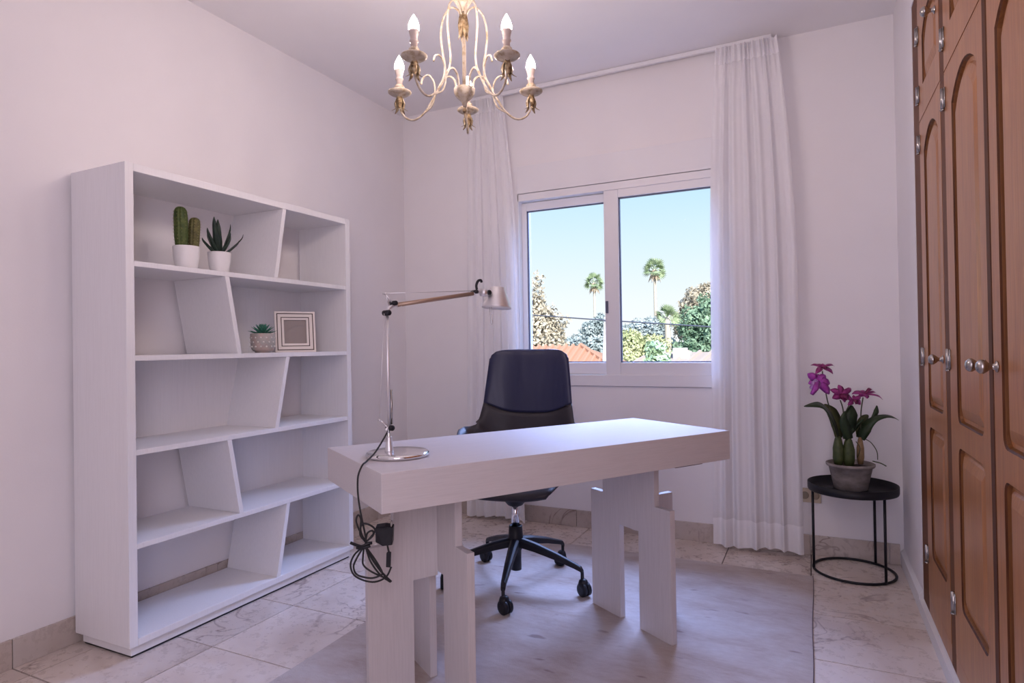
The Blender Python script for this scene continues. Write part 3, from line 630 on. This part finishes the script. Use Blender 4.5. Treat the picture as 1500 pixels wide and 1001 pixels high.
b = MB(); b.tube([lpnt(-.012, .845), lpnt(.0, .836)], .003, 6); b.tube([lpnt(-.030, .862), lpnt(.0, .838)], .0028, 6); b.tube([lpnt(-.032, .862, -.006), lpnt(-.032, .862, .006)], .003, 6); b.tube([lpnt(-.012, .83), lpnt(0, .838)], .005, 6); b.build('lower_bracket', alu_m, lp, True)
b = MB(); b.tube(spline([lpnt(-.002, 1.182), lpnt(.010, 1.198), lpnt(.024, 1.205), lpnt(.050, 1.207)], 5), .005, 8); b.tube([lpnt(.022, 1.210), lpnt(-.004, 1.238)], .0028, 6); b.tube([lpnt(-.008, 1.240, -.008), lpnt(-.008, 1.240, .008)], .003, 6); b.tube([lpnt(-.006, 1.24), lpnt(.008, 1.205)], .0022, 6); b.build('elbow_bracket', alu_m, lp, True)
b = MB(); b.tube([lpnt(.035, 1.2075), lpnt(.335, 1.256)], .0068, 12); b.build('upper_arm', bronze_m, lp, True)
b = MB(); b.tube([lpnt(-.008, 1.241), lpnt(.345, 1.266)], .0011, 5); b.tube([lpnt(-.031, .862), lpnt(-.010, 1.180)], .0011, 5); b.build('tension_wire', alu_m, lp, True)
b = MB(); b.tube([lpnt(.335, 1.256), lpnt(.352, 1.262), lpnt(.375, 1.264)], .0055, 8); b.tube([lpnt(.372, 1.262), lpnt(.392, 1.262)], .0135, 12); b.build('head_bracket', alu_m, lp, True)
b = MB(); b.tube(spline([lpnt(.352, 1.270), lpnt(.350, 1.285), lpnt(.358, 1.300), lpnt(.370, 1.303), lpnt(.374, 1.296)], 5), .0045, 8); b.build('cable_loop', black_m, lp, True)
hc = lpnt(.440, 0); tilt = Vector((ad.x * .10, ad.y * .10, 1)).normalized()
b = MB(); b.lathe([(.052, 0), (.0515, .003), (.026, .068), (.024, .072), (.012, .074), (.001, .0745)], 32, (hc.x, hc.y, 1.211), tilt); sh = b.build('lamp_shade', alu_m, lp, True)
MB().lathe([(.0505, -.0008), (.0505, .0005), (.02, .02), (.001, .021)], 28, (hc.x, hc.y, 1.211), tilt).build('shade_inner', M('white_shade_inner', (.75, .73, .72), .6), sh, True)
joint(.398, 1.262, .0085)
b = MB(); b.tube([lpnt(.412, 1.213, -.005), lpnt(.416, 1.158, -.005), lpnt(.418, 1.153, 0), lpnt(.416, 1.158, .005), lpnt(.412, 1.213, .005)], .0011, 5); b.build('head_handle', chrome_m, lp, True)
# power cord, tied bundle, adapter (hanging off the left end of the desk)
O = Vector((-1.13155, 1.35722, 0)); cr = Vector((.9, .4356, 0)); cf = Vector((-.4356, .9, 0))
def cp(s, z, d=0.): return O + cr * s + cf * d + Vector((0, 0, z))
b = MB()
b.tube(spline([lpnt(.0, .832), lpnt(-.006, .812, .01), Vector((-1.150, 1.455, .775)), Vector((-1.142, 1.405, .757)), cp(.0085, .754, .012), cp(.001, .735), cp(-.003, .715), cp(-.003, .678), cp(.002, .635), cp(.009, .597), cp(.016, .56), cp(.016, .538)], 6), .0026, 7)
b.tube(spline([cp(.016, .545), cp(.000, .572, .004), cp(-.010, .600, .004), cp(-.004, .617, .003), cp(.004, .606), cp(.004, .575, -.004), cp(.014, .545)], 6), .0026, 7)
b.tube(spline([cp(.016, .545), cp(.003, .565, -.005), cp(.008, .594, -.006), cp(.028, .592, -.004), cp(.043, .576, 0), cp(.030, .556, .004), cp(.016, .542)], 6), .0026, 7)
b.tube(spline([cp(.016, .545), cp(.020, .566, .006), cp(.034, .572, .008), cp(.036, .560, .004), cp(.022, .548, .0)], 5), .0026, 7)
b.tube(spline([cp(.008, .530), cp(-.016, .508, .003), cp(-.027, .478, .004), cp(-.013, .448, .004), cp(.033, .433, .002), cp(.070, .446), cp(.086, .474)], 6), .0026, 7)
b.tube(spline([cp(.010, .530), cp(-.008, .500, -.005), cp(-.016, .478, -.006), cp(-.006, .456, -.006), cp(.030, .446, -.004), cp(.056, .452), cp(.060, .462), cp(.040, .495, .004), cp(.016, .531)], 6), .0026, 7)
b.tube(spline([cp(.012, .530), cp(.007, .500, .006), cp(.008, .478, .007), cp(.030, .460, .006), cp(.060, .446, .005), cp(.076, .440, .004)], 6), .0026, 7)
b.tube(spline([cp(.018, .530), cp(.034, .495, .002), cp(.060, .458, .003), cp(.085, .432, .004)], 6), .0030, 7)
b.tube(spline([cp(.016, .531), cp(.030, .492, -.004), cp(.056, .455, -.004), cp(.083, .433, 0)], 6), .0026, 7)
b.tube(spline([cp(.0755, .538), cp(.0785, .522), cp(.0815, .512)], 4), .0026, 7)
b.tube(spline([cp(.043, .576), cp(.048, .578), cp(.052, .574)], 4), .0026, 7)
b.build('power_cord', cord_m, lp, True)
b = MB(); b.tube(spline([cp(-.026, .541, .004), cp(-.010, .536), cp(.008, .534, -.006), cp(.024, .541, -.004), cp(.034, .541)], 4), .0042, 7); b.tube(spline([cp(-.008, .528), cp(.010, .530, -.008), cp(.030, .534, -.003)], 4), .0042, 7); b.build('cable_tie', black_m, lp, True)
b = MB(); b.prism([cp(.046, .586, -.012), cp(.046, .546, -.012), cp(.066, .536, -.016), cp(.092, .538, -.014), cp(.094, .585, -.014), cp(.072, .589, -.016)], [cp(.044, .588, .018), cp(.044, .548, .018), cp(.062, .538, .020), cp(.090, .540, .020), cp(.092, .587, .020), cp(.070, .591, .020)])
ad_ = b.build('power_adapter', black_m, lp, bevel=.002)
b = MB()
for k in (-.006, .006): b.tube([cp(.088, .586, k), cp(.088, .600, k)], .0022, 6)
b.build('plug_pin', steel_m, ad_)
MB().prism([cp(.074, .515, -.006), cp(.086, .515, -.006), cp(.084, .474, -.006), cp(.072, .475, -.006)], [cp(.074, .515, .006), cp(.086, .515, .006), cp(.084, .474, .006), cp(.072, .475, .006)]).build('inline_switch', black_m, lp, bevel=.002)

# ------------------------------------------------------------------ swivel chair (local: -y is where the sitter faces)
CR = math.radians(8)
chair = thing('office_chair', 'black leather swivel chair on five-star castor base behind the desk', 'chair', (-1.222, 2.532, .008), CR, world=False)
#  s      F(forward) z     halfw  wing_up wing_fwd bowl
SHT = [(0.00, .235, .425, .205, .010, .0, .01), (.08, .225, .448, .225, .012, .0, .01), (.20, .140, .445, .250, .045, .0, .012), (.34, .02, .430, .300, .165, .0, .03), (.44, -.09, .424, .320, .220, .02, .03),
       (.52, -.165, .440, .312, .222, .04, .02), (.58, -.205, .490, .285, .180, .06, .012), (.64, -.225, .560, .260, .125, .075, .004), (.72, -.240, .660, .236, .055, .060, .0), (.80, -.250, .760, .222, .03, .045, .0), (.90, -.262, .900, .211, .01, .035, .0), (.97, -.275, 1.012, .200, .004, .03, .0), (.99, -.278, 1.040, .190, .0, .03, .0), (1.0, -.279, 1.052, .168, .0, .03, .0)]
def shell(s, w):
    Fd, z, hw, up, fw_, bowl = lerp_table(SHT, s); a = abs(w)
    k = max(0., (a - .35) / .65) ** 2.0
    y = -(Fd + fw_ * k); zz = z + up * k + bowl * a * a
    x = hw * w * (1 - .06 * k * (up > .1))
    if s > .97: zz -= .012 * a ** 6
    return (x, y, zz)
SEAM = .785
def seamed(s, w):
    return s + (.018 * w * w) * max(0, 1 - abs(s - SEAM) / .06)
def sh_n(s, w):
    e = 1e-3; a = Vector(shell(min(s + e, 1), w)) - Vector(shell(max(s - e, 0), w)); b_ = Vector(shell(s, min(w + e, 1))) - Vector(shell(s, max(w - e, -1)))
    n = a.cross(b_); return n.normalized()
def part(name, s0, s1, mat, thick, nu, nv=28):
    b = MB(); vs = []; w_ = nv + 1
    for side in (1, -1):
        for i in range(nu + 1):
            for j in range(nv + 1):
                w = -math.cos(PI * j / nv) * .35 + (2 * j / nv - 1) * .65; s = seamed(s0 + (s1 - s0) * i / nu, w); s = min(max(s, 0), 1)
                edge = max(0., 1 - abs(w) ** 10) ** .5; cap = 1.
                if s1 == 1.0: cap = max(0., 1 - ((max(s, .9) - .9) / .1) ** 6) ** .5
                if s0 == 0.0: cap = max(0., 1 - (max(0, .06 - s) / .06) ** 4) ** .5
                vs.append(Vector(shell(s, w)) + sh_n(s, w) * side * thick * .5 * max(.12, edge * cap))
    N = (nu + 1) * w_; fs = []
    for i in range(nu):
        for j in range(nv):
            q = (i * w_ + j, (i + 1) * w_ + j, (i + 1) * w_ + j + 1, i * w_ + j + 1); fs.append(q); fs.append(tuple(N + k for k in q[::-1]))
    ring = [i * w_ for i in range(nu + 1)] + [nu * w_ + j for j in range(1, nv + 1)] + [i * w_ + nv for i in range(nu - 1, -1, -1)] + [j for j in range(nv - 1, 0, -1)]
    for k in range(len(ring)):
        a, c = ring[k], ring[(k + 1) % len(ring)]; fs.append((a, c, N + c, N + a))
    o = b.add(vs, fs).build(name, mat, chair, True); return o
br = part('backrest', SEAM, 1.0, leather_m, .036, 18); part('seat', 0.0, SEAM, greyleather_m, .034, 44)
b = MB(); b.tube([Vector(shell(seamed(SEAM, w), w)) + sh_n(seamed(SEAM, w), w) * .0165 * sg for sg in (1,) for w in [(-.93 + 1.86 * k / 30) for k in range(31)]], .0022, 6)
b.tube([Vector(shell(seamed(SEAM, w), w)) - sh_n(seamed(SEAM, w), w) * .0165 for w in [(-.93 + 1.86 * k / 30) for k in range(31)]], .0022, 6); b.build('seam', black_m, br, True)
MB().lathe([(.030, .352), (.034, .354), (.052, .376), (.075, .392), (.080, .420), (.02, .425)], 24).build('tilt_mechanism', black_m, chair, True)
MB().lathe([(.0185, .235), (.0185, .385)], 20).build('gas_column', chrome_m, chair, True)
MB().lathe([(.020, .062), (.024, .064), (.024, .12), (.0245, .15), (.033, .165), (.034, .205), (.030, .26), (.0265, .262), (.026, .255)], 24).build('column_sleeve', black_m, chair, True)
leg_b = None
for k in range(5):
    a = math.radians(-74 + 72 * k) - CR; c, s = math.cos(a), math.sin(a)
    def P(r, z, o=0.): return (c * r - s * o, s * r + c * o, z)
    b = MB(); st = [(.02, .190, .021, .020), (.10, .176, .019, .018), (.20, .150, .0155, .0145), (.285, .122, .012, .0115), (.312, .112, .0105, .011), (.322, .098, .0095, .009)]
    vs = []
    for r, z, w, h in st: vs += [P(r, z - h, -w), P(r, z - h, w), P(r, z + h * .55, w), P(r, z + h, w * .45), P(r, z + h, -w * .45), P(r, z + h * .55, -w)]
    fs = [(i * 6 + q, i * 6 + (q + 1) % 6, (i + 1) * 6 + (q + 1) % 6, (i + 1) * 6 + q) for i in range(len(st) - 1) for q in range(6)] + [(5, 4, 3, 2, 1, 0), tuple(range((len(st) - 1) * 6, len(st) * 6))]
    lg = b.add(vs, fs).build('base_leg', black_m, chair, bevel=.003)
    # twin-wheel castor
    ca = a + (.9, -.5, 2.2, .3, 1.5)[k]; tx, ty = math.cos(ca), math.sin(ca); q = MB(); C0 = Vector(P(.318, 0))
    for sgn in (-1, 1):
        n0 = C0 + Vector((-ty, tx, 0)) * (.0115 * sgn) + Vector((tx, ty, 0)) * .012; q.lathe([(.012, -.0095), (.025, -.0095), (.029, -.006), (.0295, .006), (.025, .0095), (.012, .0095)], 18, n0 + Vector((0, 0, .0297)), (-ty, tx, 0))
    q.tube([C0 + Vector((0, 0, .030)), C0 + Vector((0, 0, .100))], .0075, 8)
    q.lathe([(.010, 0), (.021, .004), (.023, .020), (.018, .036), (.010, .042), (.004, .043)], 12, C0 + Vector((tx, ty, 0)) * .006 + Vector((0, 0, .030)))
    q.build('castor', black_m, lg, True)

# ------------------------------------------------------------------ chandelier
CX, CY = -1.048, 1.826
cl = thing('chandelier', 'ivory five-arm candle chandelier with gilded leaves hanging from the ceiling', 'chandelier', (CX, CY, 1.85))
def cz_(r, z, a, o=0.): return Vector((CX + r * math.cos(a) - o * math.sin(a), CY + r * math.sin(a) + o * math.cos(a), z))
MB().lathe([(.060, 0), (.058, -.010), (.040, -.022), (.012, -.030), (.006, -.040)], 28, (CX, CY, ZC - .0005)).build('ceiling_canopy', ivory_m, cl, True)
z = ZC - .04; k = 0
while z > 2.315:
    pts = [(CX + (.009 * math.cos(t_) if k % 2 else 0), CY + (0 if k % 2 else .009 * math.cos(t_)), z - .014 + .016 * math.sin(t_)) for t_ in [2 * PI * i / 12 for i in range(13)]]
    MB().tube(pts, .0022, 6, False).build('chain_link', ivory_m, cl, True); z -= .024; k += 1
MB().lathe([(.004, .075), (.012, .070), (.028, .062), (.044, .046), (.047, .040), (.042, .030), (.026, .010), (.014, -.012), (.010, -.02)], 28, (CX, CY, 2.232)).build('crown_cup', ivory_m, cl, True)
MB().tube([(CX, CY, 2.235), (CX, CY, 1.93)], .0062, 12).build('stem', ivory_m, cl, True)
MB().lathe([(.006, -.050), (.009, -.040), (.012, -.032), (.026, -.020), (.034, -.008), (.036, .002), (.036, .010), (.030, .013), (.004, .014)], 28, (CX, CY, 1.940)).build('hub_bowl', ivory_m, cl, True)
MB().lathe([(.002, -.02), (.006, -.014), (.008, -.006), (.005, 0)], 14, (CX, CY, 1.885)).build('finial', gilt_m, cl, True)
def leafcup(parent, c, r0, r1, zt, zb, n, mat, name='leaf', flare=1.35, w=.010):
    for j in range(n):
        a = 2 * PI * j / n + .3; d = Vector((math.cos(a), math.sin(a), 0))
        blade(parent, [c + d * r0 + Vector((0, 0, zt)), c + d * r1 + Vector((0, 0, zt + (zb - zt) * .45)), c + d * r1 * .92 + Vector((0, 0, zt + (zb - zt) * .8)), c + d * r1 * flare + Vector((0, 0, zb))], [w * .8, w, w * .7, .001], mat, .25, name, 4, nrm=d)
leafcup(cl, Vector((CX, CY, 0)), .008, .015, 2.205, 2.118, 6, gilt_m, 'collar_leaf', 1.25)
fa = math.atan2(.9, -.4356)                       # azimuth pointing away from the camera
for k in range(5):
    a = fa + 2 * PI * k / 5 + .02
    arm = MB(); arm.tube(spline([cz_(.028, 1.945, a), cz_(.036, 1.985, a), cz_(.058, 2.000, a), cz_(.082, 1.985, a), cz_(.108, 1.940, a), cz_(.140, 1.895, a), cz_(.180, 1.868, a), cz_(.215, 1.875, a), cz_(.238, 1.905, a), cz_(.242, 1.945, a)], 6), .0036, 8)
    ao = arm.build('arm', ivory_m, cl, True)
    w = MB(); w.tube(spline([cz_(.010, 2.200, a, .0), cz_(.020, 2.222, a), cz_(.045, 2.234, a), cz_(.072, 2.205, a), cz_(.083, 2.150, a), cz_(.078, 2.090, a), cz_(.070, 2.040, a), cz_(.076, 1.998, a), cz_(.100, 1.952, a), cz_(.135, 1.903, a)], 6), .0034, 8); w.build('upper_wire', ivory_m, ao, True)
    w = MB(); w.tube(spline([cz_(.150, 1.885, a), cz_(.118, 1.905, a, .006), cz_(.105, 1.945, a, .008), cz_(.108, 1.985, a, .008), cz_(.128, 2.012, a, .006), cz_(.150, 2.006, a, .004), cz_(.158, 1.985, a, .004)], 6), .0030, 8); w.build('scroll', ivory_m, ao, True)
    T = cz_(.242, 0, a); tz = 1.966
    MB().lathe([(.006, -.020), (.009, -.012), (.014, -.007), (.032, -.003), (.0405, .003), (.0405, .006), (.034, .004), (.014, .006), (.013, .012), (.0165, .016), (.0165, .026), (.0125, .030), (.002, .031)], 24, (T.x, T.y, tz)).build('drip_pan', ivory_m, ao, True)
    leafcup(cl, Vector((T.x, T.y, 0)), .006, .016, tz - .010, tz - .064, 5, gilt_m, 'cup_leaf', 1.85, .009)
    MB().lathe([(.0105, 0), (.0105, .017), (.0138, .019), (.0138, .023), (.0110, .025), (.0116, .034), (.0155, .050), (.0160, .055), (.004, .056)], 18, (T.x, T.y, tz + .029)).build('candle_sleeve', candle_m, ao, True)
    MB().lathe([(.0158, 0), (.0168, .005), (.0160, .014), (.0128, .026), (.0075, .037), (.003, .045), (.0005, .049)], 18, (T.x, T.y, tz + .0845)).build('bulb', bulb_m, ao, True)

# ------------------------------------------------------------------ curtain rail and curtains
b = MB(); b.box(-1.99, -.165, 3.422, 3.442, ZC - .024, ZC - .0008)
tag(b.build('curtain_rail', pvc_m, bevel=.003), 'thin white ceiling curtain rail above the window', 'curtain rail')
def curtain(label, xa_t, xb_t, xa_m, xb_m, xa_b, xb_b, seed, folds, amp, yc=3.415, edge=.0):
    t = thing('curtain', label, 'curtain', ((xa_b + xb_b) / 2, yc, 0), group='sheer curtains at the window')
    r = random.Random(seed); ph = [r.uniform(0, 6.28) for _ in range(6)]
    def fn(z):
        def g(v):
            tz = z / 2.6; e = math.sin(PI * min(1, max(0, 1 - tz)) * .5)
            if z > 1.3: k = (z - 1.3) / 1.3; k = k * k; xa = xa_m + (xa_t - xa_m) * k; xb = xb_m + (xb_t - xb_m) * k
            else: k = 1 - z / 1.3; xa = xa_m + (xa_b - xa_m) * k; xb = xb_m + (xb_b - xb_m) * k
            q = v + .018 * math.sin(5 * v + ph[0] + z * .5) + .012 * math.sin(13 * v + ph[1])
            head = max(0, (z - 2.44) / .16)
            w = amp * (.55 + .45 * e) * (math.sin(2 * PI * folds * q + ph[2]) * .75 + .45 * math.sin(2 * PI * folds * .47 * q + ph[3] + .3 * z) + .22 * math.sin(2 * PI * folds * 1.9 * q + ph[4]))
            w = w * (1 - .6 * min(1, head)) + min(1, head) * .012 * math.sin(2 * PI * folds * 2.2 * v + ph[5])
            return (xa + (xb - xa) * v + .006 * math.sin(2 * PI * folds * q * .5), yc + w, z + (.010 * math.sin(7 * v + ph[3]) * max(0, 1 - z / .12) if z < .12 else 0))
        return g
    def sheet(name, z0, z1, nz, mat):
        return MB().grid(lambda u, v: fn(z0 + (z1 - z0) * u)(v), nz, 200).build(name, mat, t, True)
    sheet('panel', .16, 2.535, 34, sheer_m); sheet('hem', .022, .16, 5, hem_m); sheet('heading', 2.535, 2.622, 6, hem_m)
    return t
curtain('white sheer curtain left of the window, behind the swivel chair', -1.925, -1.695, -1.955, -1.605, -1.985, -1.580, 3, 6.5, .018, 3.412)
curtain('white sheer curtain right of the window, beside the orchid', -.435, -.135, -.480, -.064, -.490, -.060, 11, 6.0, .021, 3.406)

# ------------------------------------------------------------------ side table, orchid, socket
TX, TY = .152, 3.302
st = thing('side_table', 'round black metal tray side table in the corner by the curtain', 'table', (TX, TY, 0))
MB().lathe([(.180, .376), (.187, .378), (.189, .384), (.189, .4135), (.1855, .4135), (.1845, .386), (.001, .3845)], 64, (TX, TY, 0)).build('tray', blackmetal_m, st, True)
b = MB(); b.tube([(TX + .170 * math.cos(2 * PI * k / 64), TY + .170 * math.sin(2 * PI * k / 64), .0065) for k in range(65)], .006, 8, False); b.build('floor_ring', blackmetal_m, st, True)
for a in (-2.95, -.80, .95):
    p = (TX + .170 * math.cos(a), TY + .170 * math.sin(a)); MB().tube([(*p, .0065), (*p, .378)], .0058, 8).build('leg', blackmetal_m, st, True)
orc = thing('potted_orchid', 'magenta orchid with dark leaves in grey clay pot on the side table', 'potted plant', (.146, 3.305, .386))
PXo, PYo, PZo = .146, 3.305, .386
MB().lathe([(.066, 0), (.070, .003), (.082, .060), (.092, .105), (.100, .107), (.103, .112), (.103, .120), (.098, .122), (.093, .120), (.090, .100)], 40, (PXo, PYo, PZo)).build('pot', clay_m, orc, True)
MB().lathe([(.0895, .098), (.088, .102), (.04, .108), (.002, .109)], 24, (PXo, PYo, PZo)).build('bark_soil', soil_m, orc, True)
er = Vector((.9, .4356, 0)); ef = Vector((.4356, -.9, 0)); S = .003205; OB = Vector((.143, 3.314, .401))
def op(px, py, d=0.): return OB + er * ((px - 1245) * S) + Vector((0, 0, (710 - py) * S)) + ef * d
def pseudo(px, y0, y1, w, mat, d):
    c0 = op(px, y0, d); h = (y0 - y1) * S; r = w * S
    MB().lathe([(r * .7, 0), (r, h * .25), (r * .98, h * .6), (r * .6, h * .92), (r * .35, h)], 12, c0).build('pseudobulb', mat, orc, True)
pseudo(1227.5, 680, 638, 7.6, bulbgreen_m, .010); pseudo(1240.5, 682, 640, 8.2, bulbgreen_m, .022); pseudo(1260, 679, 640, 5.0, bulbtan_m, .008); pseudo(1252, 678, 650, 4.5, bulbgreen_m, -.02)
LF = [([(1228, 641, .01), (1220, 622, .03), (1208, 603, .05), (1193, 591, .065), (1170, 592, .07)], [4, 9, 10, 8, .8], orchidleaf_m, 0),
      ([(1230, 641, 0), (1228, 622, .0), (1222, 603, -.01), (1213, 592, -.02)], [5, 9, 8, 1], orchidleafb_m, 1),
      ([(1238, 642, .02), (1240, 622, .03), (1244, 605, .03), (1246, 593, .02)], [5, 10, 9, 1.5], orchidleaf_m, 1),
      ([(1241, 642, .03), (1233, 625, .045), (1229, 612, .05), (1232, 600, .05)], [5, 8, 6, .8], orchidleaf_m, 1),
      ([(1260, 642, .01), (1265, 626, .03), (1274, 613, .05), (1288, 608.5, .055), (1300, 610, .05), (1311, 615, .04)], [6, 9, 6, 4, 3, .6], orchidleaf_m, 0),
      ([(1262, 640, .0), (1263, 624, .0), (1268, 614, 0), (1276, 609, -.01)], [6, 9, 7, 1], orchidleafb_m, 1),
      ([(1270, 622, .02), (1277, 612, .02), (1282, 602, .02), (1285, 594, .01)], [2.5, 3.2, 4.0, .6], orchidleaf_m, 1),
      ([(1238, 640, .02), (1246, 629, .03), (1254, 620, .03), (1262, 613, .03)], [2, 3, 2.5, .8], orchidleaf_m, 1)]
for pts, w, mt, face in LF:
    P = [op(*p) for p in pts]; blade(orc, P, [q * S for q in w], mt, .16, 'leaf', 6, nrm=(ef if face else (ef * .55 + Vector((0, 0, .85)))))
def stemt(pts, r, name='flower_stem', mat=stem_m): MB().tube(spline([op(*p) for p in pts], 5), r, 7).build(name, mat, orc, True)
stemt([(1222, 604, -.01), (1217, 590, -.01), (1212, 572, .0), (1209, 556, 0), (1208, 543, 0)], .0028)
stemt([(1210, 560, 0), (1203, 553, .005), (1199, 548, .01)], .0024)
stemt([(1233, 610, .03), (1232, 597, .03), (1230, 585, .02)], .0028); stemt([(1234, 606, .03), (1239, 596, .03), (1243, 589, .03)], .0024)
stemt([(1260, 634, .01), (1261, 615, .01), (1262, 600, .01), (1265, 582, .01)], .0028)
stemt([(1266, 642, .01), (1274, 648, .02), (1280, 660, .03), (1281, 672, .03)], .0020, 'aerial_root'); stemt([(1250, 645, .03), (1255, 655, .035), (1252, 668, .03)], .0018, 'aerial_root'); stemt([(1268, 672, .06), (1276, 674, .08), (1283, 678, .085)], .0026, 'aerial_root', bulbgreen_m)
def flower(px, py, d, face, petals, lip, mat, lipm, curl=.25):
    """petals: (angle, length, half width) in pixels on the plane facing 'face'"""
    c = op(px, py, d); n = Vector(face).normalized(); u = Vector((0, 0, 1)).cross(n).normalized(); v = n.cross(u)
    fo = MB().ball(tuple(c), .0065, 8).build('flower', lipm, orc, True)
    for ang, l, w in petals:
        a = math.radians(ang); dr = u * math.cos(a) + v * math.sin(a); l *= S * 1.08; w *= S * .84
        pts = [c + dr * l * .08 + n * .002, c + dr * l * .4 + n * l * curl * .5, c + dr * l * .75 + n * l * curl * .35, c + dr * l - n * l * curl * .4]
        blade(fo, pts, [w * .35, w, w * .78, w * .06], mat, .10, 'petal', 4, nrm=n)
    for ang, l, w, m2 in lip:
        a = math.radians(ang); dr = u * math.cos(a) + v * math.sin(a); l *= S; w *= S
        blade(fo, [c + n * .006, c + dr * l * .5 + n * l * .7, c + dr * l + n * l * .5], [w * .6, w, w * .5], m2, .2, 'lip', 4, nrm=n)
fu = ef + er * -.25
flower(1207, 538, .0, ef * .5 + Vector((0, 0, .6)) + er * .1, [(150, 14, 4), (95, 9, 4.5), (38, 12, 4), (10, 24, 3.0), (-45, 16, 6.5), (215, 18, 5)], [(-80, 7, 4, lipd_m)], petal_m, lipd_m)
flower(1196, 556, .03, fu + Vector((0, 0, .15)), [(140, 15, 7.5), (80, 9, 8), (35, 13, 7), (-15, 16, 8), (-52, 23, 7.5), (200, 12, 6)], [(232, 17, 6.5, lip_m), (242, 24, 4.5, petalb_m)], petalb_m, petalb_m)
flower(1230, 577, .03, ef + Vector((0, 0, .3)), [(92, 14, 6), (150, 15, 6), (200, 13, 6.5), (30, 18, 5), (-20, 13, 5), (-70, 11, 4.5)], [(-95, 8, 6, lipd_m), (-60, 10, 4, lipd_m)], petal_m, lipd_m)
flower(1246, 585, .035, ef + Vector((0, 0, .35)) + er * .2, [(20, 15, 4), (-25, 13, 5.5), (60, 8, 4), (160, 14, 4.5), (215, 11, 4.5)], [(-80, 7, 4, lipd_m)], petal_m, lipd_m)
flower(1267, 578, .015, ef * .45 + Vector((0, 0, .75)), [(165, 16, 7), (110, 11, 7), (60, 11, 6), (15, 20, 3.5), (-25, 22, 3.5), (-95, 8, 5), (200, 10, 6)], [(20, 12, 3, lipd_m)], petal_m, petal_m)
b = MB().box(-.075, .022, YB - .009, YB - .0004, .262, .334); ot = tag(b.build('power_socket', outlet_m, bevel=.003), 'beige power socket on back wall behind the side table', 'socket')
for x in (-.052, -.004): MB().lathe([(.019, 0), (.019, .0012), (.015, .0018), (.001, .0018)], 24, (x, YB - .009, .298), (0, -1, 0)).build('socket_well', hole_m, ot, True)
